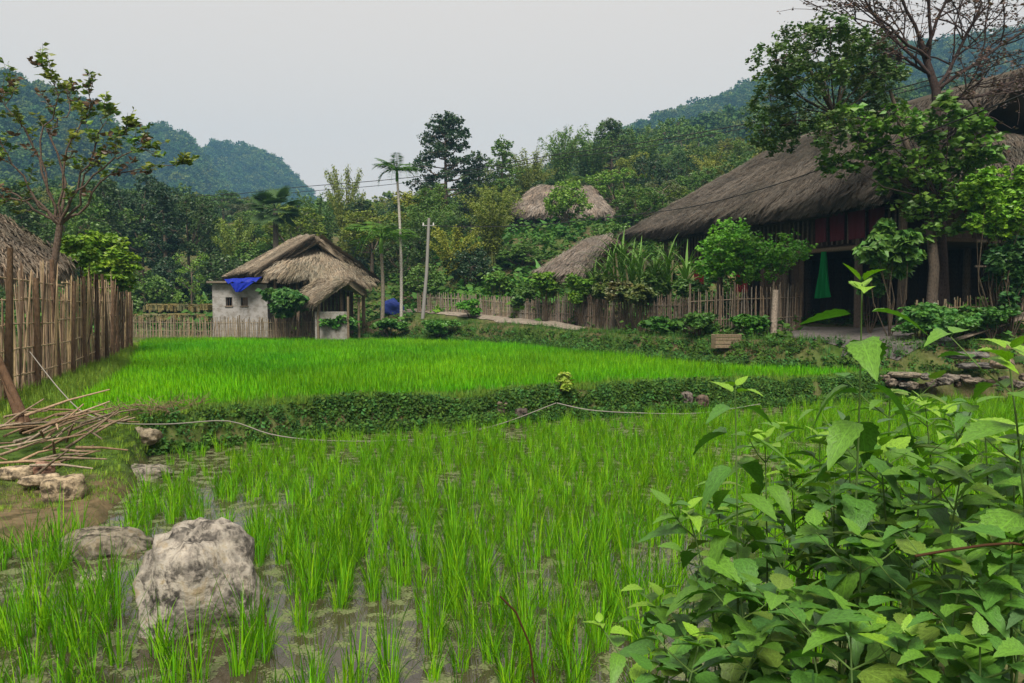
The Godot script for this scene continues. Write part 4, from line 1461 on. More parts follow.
func yard_things() -> void:
	rng.seed = 95
	var p := on(774, 23.6)
	var t := thing("gate_post", "thick bare wooden post standing at the yard entrance", "post", p)
	pole(t, "shaft", Vector3(0, -0.2, 0), Vector3(0.04, 1.35, 0), 0.1, 0.085, Color(0.3, 0.25, 0.2), M.bark)
	var lab := ["long grey plank resting on the bank at the right edge", "upper plank of the pair at the right edge", "short broken plank under the longer ones at right"]
	for k in 3:
		var a := at(950 + k * 12, 340 - k * 6, 20.2 + k * 0.2)
		var b := at(1040 + k * 4, 312 - k * 4, 20.8 + k * 0.2)
		a.y = gy(a.x, -a.z) + 0.06 + k * 0.05
		var mb := MB.new()
		mb.box(aim((a + b) / 2 - a, b - a), Vector3(a.distance_to(b) * (1.0 if k < 2 else 0.6), 0.04, 0.2), tint(Color(0.22, 0.18, 0.14), 0.2), 0.008)
		var o := put(mb.done(), "plank", M.wood)
		o.position = a
		tag(o, lab[k], "plank")
	var bag := put(stone(Vector3(0.32, 0.12, 0.22), 77, 0.5, Color(0.42, 0.42, 0.42)), "plastic_sheet", M.tarp)
	bag.position = on(943, 20.3, 0.08)
	tag(bag, "crumpled grey plastic sheet at the foot of the planks", "plastic sheet")
	var bx := on(728, 22.9, 0.0)
	var tb := thing("bamboo_trough", "pale split bamboo basket trough lying below the door bush", "trough", bx)
	for k in 4:
		slab(tb, "slat", Vector3(0, 0.12 + k * 0.1, 0.1), Vector3(0.75, 0.09, 0.03), 0.1, tint(Color(0.19, 0.145, 0.095), 0.15), M.wood)
	slab(tb, "end_board", Vector3(-0.36, 0.25, -0.1), Vector3(0.03, 0.4, 0.35), 0.1, Color(0.3, 0.23, 0.15), M.wood)
	slab(tb, "end_board", Vector3(0.36, 0.25, -0.16), Vector3(0.03, 0.4, 0.35), 0.1, Color(0.3, 0.23, 0.15), M.wood)
	var blue := on(392, 41.0)
	var o2 := put(stone(Vector3(0.6, 0.45, 0.45), 55, 0.4, Color(0.03, 0.05, 0.22)), "covered_pile", M.tarp)
	o2.position = blue + Vector3(0, 0.3, 0)
	tag(o2, "dark blue covered pile beside the far thatched house", "covered pile")
	low_fence("bamboo_fence", "thin bamboo fence along the far edge of the rice before the house", [[132, 36.9], [200, 37.0], [262, 36.9], [316, 36.7]], 0.9, 0.05, Color(0.26, 0.21, 0.145), false, 0.018)
	low_fence("bamboo_fence", "low bamboo fence beside the pale path", [[418, 39.5], [470, 37.8], [510, 35.6], [556, 33.2]], 0.95, 0.045, Color(0.24, 0.2, 0.155), false, 0.02)
	low_fence("bamboo_fence", "long dark bamboo fence along the terrace below the canes", [[556, 33.2], [600, 31.0], [650, 28.6], [700, 26.3]], 1.2, 0.04, Color(0.15, 0.12, 0.095), false, 0.018)
	low_fence("bamboo_fence", "tall dark bamboo fence around the door bush", [[690, 25.0], [735, 24.4], [772, 23.9], [802, 25.0]], 1.45, 0.06, Color(0.15, 0.12, 0.09), true, 0.02)
	low_fence("bamboo_fence", "short woven bamboo fence on the bank right of the yard", [[916, 21.2], [955, 21.1], [992, 21.1]], 0.95, 0.06, Color(0.22, 0.17, 0.11), true, 0.017)

# ------------------------------------------------------------------ palms, canes, special trees
func frond(len: float, pairs: int, leaflet: float, droop: float, col: Color, width := 0.05) -> ArrayMesh:
	# a feather leaf growing along +x from the origin, arching down
	var mb := MB.new()
	var pts := []
	for k in 9:
		var u := k / 8.0
		pts.append(Vector3(len * (u - 0.22 * droop * u * u * u), len * (0.5 * u - droop * u * u), 0))
	mb.tube(pts, [0.03, 0.026, 0.022, 0.018, 0.014, 0.011, 0.008, 0.006, 0.003], 4, col * 1.2, false)
	for k in pairs:
		var u := lerpf(0.16, 0.99, float(k) / pairs)
		var q: Vector3 = pts[int(u * 7.99)].lerp(pts[int(u * 7.99) + 1], fposmod(u * 7.99, 1.0))
		var l := leaflet * sin(PI * clampf(u * 0.85 + 0.12, 0.0, 1.0))
		for s in [-1.0, 1.0]:
			var along := Vector3(0.5, rr(-0.45, -0.05), s * 0.8).normalized() * l * rr(0.85, 1.1)
			mb.diamond(q, along, Vector3(0.8, 0.1, -s * 0.5).normalized() * width * l, tint(col, 0.2, 0.1))
	return mb.done()

func palm(called: String, label: String, px: float, py_top: float, d: float, lean: float, trunk_r: float, fl: float, count: int, col: Color, bark: Color) -> void:
	var p := on(px + lean, d)
	var top := at(px, py_top, d)
	top.y -= fl * 0.25
	var t := thing(called, label, "palm tree", p)
	var mb := MB.new()
	var pts := []
	var rad := []
	for k in 14:
		var u := k / 13.0
		pts.append((top - p) * u + Vector3(sin(u * 3.0) * 0.08, -0.3 * (1.0 - u), 0))
		rad.append(trunk_r * lerpf(1.25, 0.85, u) * (1.0 if k % 2 else 1.06))
	mb.tube(pts, rad, 8, bark)
	put(mb.done(), "trunk", M.bark, t)
	var cs := MB.new()
	cs.tube([top - p - Vector3(0, 0.1, 0), top - p + Vector3(0, fl * 0.18, 0), top - p + Vector3(0, fl * 0.36, 0)], [trunk_r * 1.15, trunk_r * 1.2, trunk_r * 0.5], 8, col * 1.3)
	put(cs.done(), "crownshaft", M.leaf, t)
	var kinds := [frond(fl, 26, fl * 0.34, 0.75, col), frond(fl, 26, fl * 0.34, 0.4, col), frond(fl * 0.9, 26, fl * 0.34, 1.1, col)]
	for k in count:
		var a := TAU * k / count + rr(-.3, .3)
		var o := put(kinds[k % 3], "frond", M.leaf, t)
		o.transform = Transform3D(Basis(Vector3.UP, a) * Basis(Vector3.BACK, rr(-.1, .5)), top - p + Vector3(0, fl * 0.3, 0))

func fan_palm(label: String, px: float, py_top: float, d: float, r: float, col: Color) -> void:
	var p := on(px, d)
	var top := at(px, py_top, d) - Vector3(0, r, 0)
	var t := thing("fan_palm", label, "palm tree", p)
	pole(t, "trunk", Vector3(0, -0.3, 0), top - p, 0.22, 0.17, Color(0.13, 0.11, 0.09), M.bark)
	var mb := MB.new()
	for k in 22:
		var a := (k / 21.0 - 0.5) * 2.6
		var dirv := Vector3(cos(a), 0, sin(a))
		mb.diamond(Vector3(r * 0.5, 0, 0), dirv * r * 0.62 + Vector3(0, -0.1 * r, 0), Vector3(-dirv.z, 0.2, dirv.x) * 0.035 * r, tint(col, 0.2))
	mb.tube([Vector3.ZERO, Vector3(r * 0.5, 0, 0)], [0.03, 0.02], 4, col)
	var fan := mb.done()
	for k in 26:
		var a := k * 2.4
		put(fan, "fan_leaf", M.leaf, t, Transform3D(Basis(Vector3.UP, a) * Basis(Vector3.BACK, rr(-0.75, 1.2)) * Basis(Vector3.RIGHT, rr(-.5, .5)), top - p))

func strap(len: float, w: float, arch: float, col: Color) -> ArrayMesh:
	# a long folded strap leaf growing up from the origin towards +x
	var mb := MB.new()
	var n := 8
	for k in n + 1:
		var u := float(k) / n
		var p := Vector3(len * arch * pow(u, 1.6), len * (u - 0.55 * arch * pow(u, 2.6)), 0)
		var ww := w * (0.5 + 0.5 * sin(PI * minf(1.0, u * 1.4 + 0.1))) * (1.0 - pow(u, 3.0)) * 0.5 + 0.002
		mb.vert(p + Vector3(0, ww * 0.4, -ww), Vector3(-0.5, 0.7, -0.4).normalized(), col)
		mb.vert(p, Vector3(-0.5, 0.8, 0).normalized(), col)
		mb.vert(p + Vector3(0, ww * 0.4, ww), Vector3(-0.5, 0.7, 0.4).normalized(), col)
	for k in n:
		var a := k * 3
		for s in 2:
			mb.tri(a + s, a + s + 1, a + s + 3); mb.tri(a + s + 1, a + s + 4, a + s + 3)
	return mb.done()

func strap_plant(called: String, label: String, category: String, p: Vector3, stem: float, len: float, w: float, count: int, col: Color, group := "", stem_col := Color(0.2, 0.18, 0.1), arch := 0.75) -> void:
	var t := thing(called, label, category, p, group)
	pole(t, "stem", Vector3(0, -0.15, 0), Vector3(rr(-.1, .1) * stem, stem + 0.05, rr(-.1, .1)), 0.045, 0.035, stem_col)
	var kinds := [strap(len, w, arch * 0.5, tint(col, 0.15)), strap(len * 1.05, w, arch, tint(col, 0.15)), strap(len * 0.85, w, arch * 1.4, tint(col, 0.2))]
	for k in count:
		var u := float(k) / count
		put(kinds[k % 3], "leaf", M.leaf, t, Transform3D(Basis(Vector3.UP, k * 2.4 + rr(-.3, .3)) * Basis(Vector3.BACK, -rr(0.05, 0.5) * (1.2 - u)), Vector3(0, stem * lerpf(0.55, 1.0, u), 0)))

func limb(wood: MB, tips: Array, p: Vector3, dirv: Vector3, len: float, r: float, level: int, kids: int, wander: float, up: float, col: Color) -> void:
	var pts := [p]
	var rad := [r]
	var dd := dirv.normalized()
	var q := p
	for k in 5:
		dd = (dd + rand_dir() * wander + Vector3.UP * up).normalized()
		q += dd * len / 5.0
		pts.append(q)
		rad.append(r * lerpf(1.0, 0.55, (k + 1) / 5.0))
		if level == 0: tips.append([q, dd])
	wood.tube(pts, rad, 7 if level > 1 else (5 if level == 1 else 3), col, level > 1)
	if level == 0: return
	for k in kids:
		var at_ := lerpf(0.35, 1.0, (k + 1.0) / kids)
		var i := clampi(int(at_ * 5.0), 1, 5)
		var nd := (dd + rand_dir() * 1.0).normalized()
		limb(wood, tips, pts[i], nd, len * rr(0.55, 0.8), rad[i] * 0.62, level - 1, kids, wander, up, col)

func left_tree() -> void:
	# slender fruit tree behind the tall fence: open branches, leaves in whorls along the twigs
	rng.seed = 111
	var p := on(62, 18.6)
	p.x -= 0.5
	var t := thing("fruit_tree", "slender open branched tree with sparse olive leaves behind the tall fence", "tree", p)
	var wood := MB.new()
	var lf := MB.new()
	var bark := Color(0.12, 0.09, 0.07)
	var fork := at(60, 225, 18.3) - p
	wood.tube([Vector3(0, -0.3, 0), fork * 0.5 + Vector3(-0.05, 0, 0), fork], [0.1, 0.085, 0.07], 8, bark)
	var ends := [[[52, 205], [40, 140], [60, 95], [42, 60]], [[60, 200], [66, 150], [88, 112], [92, 78]], [[80, 205], [90, 165], [120, 138], [136, 120]], [[78, 212], [110, 175], [150, 168], [190, 160]], [[40, 205], [15, 165], [-10, 130], [6, 78]], [[45, 215], [10, 190], [-30, 175], [-60, 150]], [[70, 200], [95, 150], [100, 125], [112, 112]], [[50, 190], [25, 130], [8, 105], [14, 75]], [[65, 180], [50, 130], [70, 110], [68, 85]], [[72, 195], [115, 160], [135, 150], [160, 152]], [[40, 200], [5, 200], [-40, 130], [-70, 100]]]
	for e in ends:
		var dd := 18.3 + rr(-1.3, 1.3)
		var key := [fork]
		for k in 4:
			key.append(at(e[k][0], e[k][1], lerpf(18.3, dd, (k + 1) / 4.0)) - p)
		var pts := []
		var rad := []
		for k in 17:
			var u := k / 16.0 * 3.999
			pts.append(key[int(u)].lerp(key[int(u) + 1], fposmod(u, 1.0)) + rand_dir() * 0.06 * minf(u, 1.0))
			rad.append(lerpf(0.04, 0.005, pow(k / 16.0, 0.7)))
		wood.tube(pts, rad, 6, bark, false)
		for k in 15:
			var i := clampi(int(lerpf(3.0, 16.0, sqrt(rng.randf()))), 3, 16)
			var q: Vector3 = pts[i]
			var dirv: Vector3 = (pts[i] - pts[i - 1]).normalized()
			var tw := (dirv * 0.8 + rand_dir() * 0.9 + Vector3.UP * 0.35).normalized()
			var l := rr(0.2, 0.5)
			var mid := q + tw * l * 0.5 + rand_dir() * 0.04
			var end := q + tw * l + Vector3(0, rr(-.05, .12), 0)
			wood.tube([q, mid, end], [0.008, 0.006, 0.003], 3, bark, false)
			var col := tint(Color(0.13, 0.185, 0.025), 0.35, 0.25)
			if rng.randf() < 0.12: col = Color(0.12, 0.07, 0.04)
			for n in 13:
				var w := rr(0.25, 1.0)
				var b := q.lerp(mid, w * 2.0) if w < 0.5 else mid.lerp(end, w * 2.0 - 1.0)
				leaf_at(lf, b, rr(0.1, 0.19), tint(col, 0.25), -0.15 + rr(-.2, .3), 0.27)
	put(wood.done(), "trunk", M.bark, t)
	put(lf.done(), "crown", leafmat(Color(1, 1, 1)), t)

func right_trees() -> void:
	# leafy tree leaning left over the roof
	rng.seed = 121
	var d := 22.0
	var p := on(930, d)
	var t := thing("leafy_tree", "dense dark leaved tree leaning left over the thatched roof", "tree", p)
	var wood := MB.new()
	var lf := MB.new()
	var bark := Color(0.12, 0.095, 0.075)
	var a := at(928, 205, d) - p
	var b := at(880, 160, d) - p
	var c := at(835, 115, d) - p
	wood.tube([Vector3(0, -0.3, 0), a * 0.5 + Vector3(0.15, 0, 0), a], [0.16, 0.13, 0.11], 9, bark)
	wood.tube([a, b, c, at(810, 70, d) - p], [0.14, 0.11, 0.08, 0.03], 7, bark)
	wood.tube([a, at(905, 140, d) - p, at(890, 90, d) - p], [0.12, 0.09, 0.04], 7, bark)
	var bl := []
	for e in [[775, 60], [800, 35], [830, 28], [862, 45], [885, 75], [770, 95], [765, 125], [800, 80], [830, 75], [860, 100], [795, 120], [830, 130], [890, 110], [815, 50], [845, 70], [785, 75], [780, 140], [872, 72], [850, 45]]:
		bl.append([at(e[0], e[1], d + rr(-1.2, 1.2)) - p, Vector3(rr(0.5, 0.75), rr(0.42, 0.6), rr(0.5, 0.75))])
	blob_crown(lf, wood, c, bl, 44, 15, 0.115, Color(0.075, 0.135, 0.035), 0.4, 0.2, bark, 0.03)
	put(wood.done(), "trunk", M.bark, t)
	put(lf.done(), "crown", leafmat(Color(1, 1, 1)), t)
	# bare tree, upright, reaching out of the frame
	rng.seed = 131
	d = 22.6
	p = on(944, d)
	t = thing("bare_tree", "tall nearly leafless tree with fine reddish twigs against the sky", "tree", p)
	wood = MB.new()
	lf = MB.new()
	bark = Color(0.06, 0.045, 0.04)
	var s1 := at(938, 190, d) - p
	var s2 := at(936, 90, d) - p
	var s3 := at(920, 40, d) - p
	var mb := MB.new()
	wood.tube([Vector3(0, -0.3, 0), s1, s2, s3], [0.2, 0.15, 0.115, 0.075], 9, bark)
	var tips := []
	for e in [[936, 88, 1000, 45], [936, 95, 985, 10], [930, 60, 880, 20], [920, 40, 905, -40], [925, 50, 960, -30], [936, 100, 1015, 75], [932, 75, 890, 60], [936, 90, 1040, 20], [928, 60, 930, -60], [934, 80, 870, -10], [937, 110, 990, 90]]:
		var q0 := at(e[0], e[1], d) - p
		var q1 := at(e[2], e[3], d + rr(-1.5, 1.5)) - p
		limb(wood, tips, q0, q1 - q0, q0.distance_to(q1), 0.05, 2, 7, 0.24, 0.02, bark)
	for e in tips:
		if rng.randf() < 0.6:
			for i in 3:
				leaf_at(lf, e[0] + rand_dir() * 0.05, rr(0.07, 0.13), tint(Color(0.1, 0.065, 0.055), 0.4, 0.2), 0.1, 0.3)
	put(wood.done(), "trunk", M.bark, t)
	put(lf.done(), "crown", leafmat(Color(1, 1, 1)), t)
	# climber round the trunks
	rng.seed = 141
	p = on(938, 21.7)
	t = thing("climber", "bright green climber with big leaves wrapped round the tall trunk", "climber")
	t.position = p
	wood = MB.new()
	lf = MB.new()
	bl = []
	for e in [[850, 120], [875, 130], [900, 120], [925, 130], [950, 110], [970, 125], [985, 145], [960, 160], [930, 170], [900, 160], [870, 150], [915, 200], [945, 195], [975, 165], [890, 180], [925, 225], [840, 160], [955, 215], [940, 150]]:
		bl.append([at(e[0], e[1], 21.5 + rr(-.6, .6)) - p, Vector3(0.55, 0.45, 0.5)])
	blob_crown(lf, wood, at(938, 200, 21.7) - p, bl, 24, 9, 0.2, Color(0.085, 0.175, 0.025), 0.4, 0.3, bark, 0.02)
	put(wood.done(), "stem", M.bark, t)
	put(lf.done(), "foliage", leafmat(Color(1, 1, 1)), t)

func shrub(called: String, label: String, px: float, py_top: float, py_bot: float, wpx: float, d: float, col: Color, leaf: float, blobs: int, seed_: int, dense := 26, droop := 0.3, fill := 0.3) -> void:
	rng.seed = seed_
	var c := at(px, (py_top + py_bot) / 2, d)
	var p := on(px, d)
	var hw := wpx * d / F / 2
	var hh := (py_bot - py_top) * d / F / 2
	var t := thing(called, label, "shrub", p)
	var wood := MB.new()
	var lf := MB.new()
	var bl := []
	for k in blobs:
		var u := rand_dir() * pow(rng.randf(), 0.4)
		bl.append([c - p + Vector3(u.x * hw * 0.75, u.y * hh * 0.72, u.z * hw * 0.7), Vector3(hw, hh * 1.0, hw) * rr(0.22, 0.34)])
	blob_crown(lf, wood, Vector3(0, -0.05, 0), bl, dense, 11, leaf, col, 0.28, droop, Color(0.09, 0.07, 0.05), 0.016, fill)
	put(wood.done(), "stem", M.bark, t)
	put(lf.done(), "foliage", leafmat(Color(1, 1, 1)), t)

func plants() -> void:
	left_tree()
	right_trees()
	shrub("bush", "rounded bright green bush beside the dark doorway", 746, 214, 288, 138, 25.3, Color(0.105, 0.280, 0.022), 0.12, 26, 201, 30)
	shrub("sapling", "sapling with drooping glossy leaves at the right of the doorway", 890, 212, 282, 62, 21.6, Color(0.084, 0.182, 0.033), 0.26, 12, 202, 16, 0.7)
	shrub("bush", "light green bush at the right edge before the eave", 1000, 155, 250, 90, 20.6, Color(0.140, 0.294, 0.024), 0.13, 30, 203, 28)
	shrub("bush", "dark green shrub at the right edge under the light bush", 1012, 225, 318, 64, 20.4, Color(0.049, 0.126, 0.033), 0.16, 18, 204, 22)
	shrub("bush", "low leafy shrub on the bank below the short woven fence", 935, 303, 336, 110, 20.4, Color(0.070, 0.182, 0.033), 0.14, 20, 205, 22)
	shrub("bush", "fern covered bank shrub near the planks", 992, 304, 330, 50, 20.3, Color(0.063, 0.168, 0.033), 0.13, 14, 206, 20)
	shrub("bush", "yellowish green bush behind the end of the tall fence", 108, 225, 300, 70, 25.5, Color(0.154, 0.266, 0.022), 0.17, 20, 207, 20)
	shrub("bush", "small leafy bush on the fence top right of the fruit tree", 80, 228, 272, 50, 20.5, Color(0.140, 0.252, 0.028), 0.14, 12, 208, 18)
	shrub("bush", "broad leaved dark bush in front of the far house eave", 288, 272, 318, 56, 35.8, Color(0.063, 0.154, 0.033), 0.26, 14, 209, 18, 0.6)
	shrub("bush", "dense low bush on the bank at the foot of the lean-to", 340, 312, 333, 45, 36.0, Color(0.070, 0.196, 0.028), 0.18, 12, 210, 18)
	shrub("bush", "light green shrub before the small hut roof", 545, 262, 300, 40, 33.2, Color(0.119, 0.238, 0.028), 0.17, 12, 211, 20)
	shrub("bush", "yellow green shrub hanging over the fence below the hut roof", 582, 270, 304, 46, 31.6, Color(0.126, 0.238, 0.028), 0.16, 12, 212, 20)
	shrub("bush", "dry brownish shrub leaning over the long fence under the canes", 640, 276, 306, 46, 28.4, Color(0.119, 0.154, 0.044), 0.14, 12, 213, 18)
	shrub("bush", "dark shrub on the long fence left of the door bush", 690, 270, 300, 40, 25.9, Color(0.070, 0.140, 0.033), 0.14, 10, 214, 18)
	shrub("bush", "dark low shrub between the bamboo trough and the gate post", 750, 312, 334, 40, 23.2, Color(0.056, 0.168, 0.022), 0.13, 12, 215, 20)
	shrub("bush", "green shrub at the bend of the low fence by the path", 470, 296, 316, 30, 36.4, Color(0.084, 0.224, 0.028), 0.16, 9, 216, 18)
	shrub("bush", "small green bush growing at the yard edge right of the canes", 665, 312, 334, 50, 26.4, Color(0.056, 0.154, 0.022), 0.14, 12, 217, 18)
	shrub("bush", "creeping bush on the left end of the far bank", 390, 316, 334, 46, 36.2, Color(0.063, 0.168, 0.024), 0.15, 12, 218, 18)
	shrub("bush", "bushy growth on the far bank under the utility pole", 440, 317, 334, 50, 35.2, Color(0.077, 0.196, 0.028), 0.15, 12, 219, 18)
	shrub("bush", "olive shrub spilling over the long fence left of the canes", 602, 272, 302, 40, 30.8, Color(0.1, 0.15, 0.035), 0.15, 14, 231, 20)
	shrub("bush", "dry grass brown shrub in front of the long fence", 622, 280, 304, 36, 29.2, Color(0.15, 0.145, 0.06), 0.15, 12, 232, 20, 0.1)
	shrub("bush", "tall leafy shrub behind the long fence under the low end of the roof", 655, 262, 312, 44, 28.9, Color(0.075, 0.145, 0.03), 0.15, 14, 233, 20)
	shrub("bush", "leafy shrub in front of the fence left of the bamboo trough", 700, 310, 336, 46, 24.4, Color(0.06, 0.14, 0.025), 0.13, 14, 234, 20)
	shrub("bush", "dark shrub behind the low fence at the end of the pale path", 528, 280, 314, 44, 35.2, Color(0.07, 0.15, 0.03), 0.16, 14, 235, 20)
	shrub("bush", "small shrub on the garden slope above the low fence", 498, 270, 300, 40, 38.5, Color(0.1, 0.2, 0.03), 0.17, 12, 236, 20)
	shrub("sapling", "small yellow green sapling on the bank holding the cable", 561, 366, 398, 26, 15.3, Color(0.238, 0.336, 0.044), 0.1, 5, 220, 8)
	shrub("bush", "vine leaves hanging on the shaded post of the big house", 870, 262, 300, 36, 22.6, Color(0.063, 0.168, 0.033), 0.15, 8, 221, 16)
	# canes and strap leaved plants
	rng.seed = 230
	var gr := Color(0.11, 0.2, 0.05)
	for e in [[622, 238, 1.2, 30.5, "tallest strap leaved cane above the long fence"], [606, 258, 0.9, 31.2, "strap leaved cane to the left of the tallest one"], [640, 246, 1.0, 29.6, "strap leaved cane to the right of the tallest one"], [668, 244, 1.1, 28.4, "slim cane before the far end of the big roof"], [686, 252, 0.8, 27.4, "short cane nearest the door bush"], [614, 244, 1.0, 30.9, "arching cane just left of the tallest one"], [632, 250, 1.0, 30.0, "arching cane just right of the tallest one"], [655, 256, 1.0, 29.0, "bent cane midway between the tallest and the slim one"], [594, 268, 1.0, 31.6, "low cane at the left end of the row"]]:
		var p := on(e[0], e[3])
		strap_plant("cane", e[4], "cane plant", p, at(e[0], e[1], e[3]).y - p.y - 0.6, 1.5, 0.085, 26, gr, "canes above the long fence")
	for e in [[560, 232, 45, "banana plant right below the hillside house"], [592, 230, 46, "second banana plant below the hillside house"], [540, 236, 44, "banana plant at the left corner of the hillside house"], [205, 268, 50, "pale banana plant beside the far house"], [500, 266, 50, "banana plant on the slope left of the garden"]]:
		var p := on(e[0], e[2])
		strap_plant("banana_plant", e[3], "banana plant", Vector3(p.x, maxf(p.y, at(e[0], e[1], e[2]).y - 3.2), p.z), 0.8, 1.6, 0.4, 9, Color(0.085, 0.19, 0.05), "", Color(0.15, 0.2, 0.06), 0.9)
	rng.seed = 240
	palm("areca_palm", "slim areca palm with a white trunk rising above the path", 397, 172, 37.5, 4, 0.06, 1.3, 16, Color(0.06, 0.13, 0.03), Color(0.4, 0.38, 0.34))
	palm("areca_palm", "short feathery palm right of the far thatched house", 381, 240, 37.2, 0, 0.08, 2.0, 12, Color(0.085, 0.18, 0.03), Color(0.2, 0.18, 0.14))
	fan_palm("dark fan palm standing behind the far thatched house", 275, 183, 55, 1.7, Color(0.06, 0.11, 0.04))
	fan_palm("pale fan palm among the trees at left of the far house", 190, 262, 58, 1.5, Color(0.06, 0.13, 0.05))

func trees() -> void:
	var P := {}
	P.round = [proto("round", 301, 10.0), proto("round", 302, 10.0), proto("round", 303, 10.0)]
	P.tall = [proto("tall", 311, 14.0), proto("tall", 312, 14.0)]
	P.column = [proto("column", 321, 10.0), proto("column", 322, 10.0), proto("column", 323, 10.0)]
	P.bamboo = [proto("bamboo", 331, 10.0), proto("bamboo", 332, 10.0)]
	P.bush = [proto("bush", 341, 4.0), proto("bush", 342, 4.0)]
	P.sparse = [proto("sparse", 351, 9.0), proto("sparse", 352, 9.0)]
	var H := {"round": 10.0, "tall": 14.0, "column": 10.0, "bamboo": 8.5, "bush": 4.0, "sparse": 9.0}
	var WD := {"round": 8.0, "tall": 9.5, "column": 4.6, "bamboo": 7.5, "bush": 4.6, "sparse": 6.0}
	var C := {"dark": leafmat(Color(0.055, 0.1, 0.028)), "deep": leafmat(Color(0.035, 0.072, 0.03)), "mid": leafmat(Color(0.095, 0.18, 0.032)), "olive": leafmat(Color(0.165, 0.205, 0.028)), "light": leafmat(Color(0.15, 0.27, 0.032)), "yellow": leafmat(Color(0.25, 0.275, 0.032)), "grey": leafmat(Color(0.13, 0.15, 0.07))}
	# kind, tone, px, py of the top, width in px, d, label
	var L := [
		["column", "dark", 25, 185, 70, 44, "dark tree behind the shed roof at the far left"],
		["round", "mid", 70, 185, 90, 50, "mid green tree seen through the open fruit tree"],
		["column", "dark", 105, 178, 60, 54, "dark tree just right of the fruit tree"],
		["round", "deep", 140, 172, 70, 60, "deep green tree with a broad shadowy crown left of the dark pair"],
		["column", "deep", 165, 184, 55, 56, "darkest tall tree at the edge of the left wood"],
		["round", "dark", 190, 190, 60, 58, "dark round tree behind the small light tree"],
		["column", "mid", 205, 196, 40, 66, "narrow mid green tree left of the terraced clearing"],
		["sparse", "light", 192, 250, 42, 48, "small light green tree at the edge of the dry terraces"],
		["bush", "dark", 225, 248, 60, 56, "dark thicket below the clearing behind the white annex"],
		["bush", "mid", 255, 238, 60, 58, "mid green thicket at the foot of the fan palm"],
		["round", "mid", 225, 190, 50, 95, "hazy tree above the terraced clearing"],
		["round", "grey", 250, 200, 60, 88, "pale hazy tree behind the fan palm"],
		["column", "mid", 300, 200, 46, 78, "narrow tree right behind the fan palm"],
		["bamboo", "mid", 322, 192, 70, 66, "bamboo clump behind the ridge of the far house"],
		["bamboo", "olive", 346, 165, 50, 62, "bamboo with an arching top above the far house"],
		["round", "light", 332, 246, 56, 48, "round light green tree touching the far house roof"],
		["column", "deep", 362, 200, 50, 60, "deep green tree left of the areca palm"],
		["round", "olive", 372, 205, 70, 56, "olive tree behind the short feathery palm"],
		["round", "dark", 403, 222, 62, 46, "dense mango like tree behind the areca trunk"],
		["column", "mid", 425, 190, 60, 58, "mid green tree behind the utility pole top"],
		["tall", "deep", 447, 114, 78, 66, "tallest tree with layered dark crown above the wood"],
		["column", "dark", 478, 152, 46, 68, "dark tree right of the tallest layered tree"],
		["column", "mid", 503, 138, 44, 66, "slim tall tree with feathery top in the middle of the wood"],
		["bamboo", "mid", 425, 200, 90, 52, "wide bamboo clump behind the pole"],
		["bamboo", "olive", 492, 190, 80, 48, "yellowish bamboo clump above the garden bed"],
		["bamboo", "yellow", 455, 225, 70, 46, "yellow green bamboo right of the pole"],
		["bush", "deep", 470, 238, 50, 46, "dark shady thicket between the bamboo clumps"],
		["bush", "mid", 520, 240, 56, 48, "green thicket on the slope under the hillside house"],
		["bamboo", "olive", 530, 150, 60, 72, "tree left of the hillside house"],
		["bamboo", "mid", 562, 124, 62, 78, "bamboo with a single plume above the hillside house"],
		["bamboo", "mid", 590, 128, 80, 80, "bamboo clump behind the hillside house"],
		["tall", "dark", 610, 120, 52, 82, "dark tall tree behind the hillside house ridge"],
		["bamboo", "mid", 637, 126, 64, 84, "green tree right of the dark tall one"],
		["bush", "light", 566, 178, 46, 57, "round light green tree before the hillside house"],
		["round", "light", 615, 165, 70, 66, "light green tree right of the hillside house"],
		["round", "deep", 652, 150, 50, 64, "dark compact tree above the big roof's low end"],
		["sparse", "grey", 662, 178, 56, 56, "greyish thin tree just above the big roof's low end"],
		["round", "mid", 695, 165, 60, 64, "mid green tree behind the rising edge of the big roof"],
		["round", "mid", 640, 185, 60, 54, "leafy tree behind the small hut roof"],
		["bush", "mid", 610, 222, 60, 48, "green thicket between the two right hand roofs"],
		["column", "dark", 540, 182, 46, 64, "dark tree at the left corner of the hillside house"],
		["round", "mid", 700, 120, 60, 120, "hazy tree on the hill crest right of the wood"],
		["round", "mid", 675, 112, 56, 125, "hazy round tree standing above the crest line"],
		["tall", "mid", 880, 38, 60, 120, "pale flat topped tree far behind the leafy crown"],
		["round", "mid", 720, 150, 60, 90, "hazy tree above the big roof's rising edge"],
		["round", "dark", 930, 120, 120, 48, "dark tree behind the ridge of the big house"],
		["column", "mid", 1010, 130, 60, 44, "tree behind the gable of the big house"],
		["column", "olive", 395, 215, 46, 62, "olive tree behind the dense mango like tree"],
		["round", "mid", 285, 215, 60, 70, "soft mid green tree behind the far house ridge"],
		["bush", "mid", 150, 265, 60, 50, "green thicket at the foot of the left wood"],
		["bush", "deep", 175, 258, 56, 52, "deep green thicket beside the small light tree"],
		["bush", "mid", 425, 262, 50, 44, "leafy thicket on the slope behind the pole"]]
	rng.seed = 360
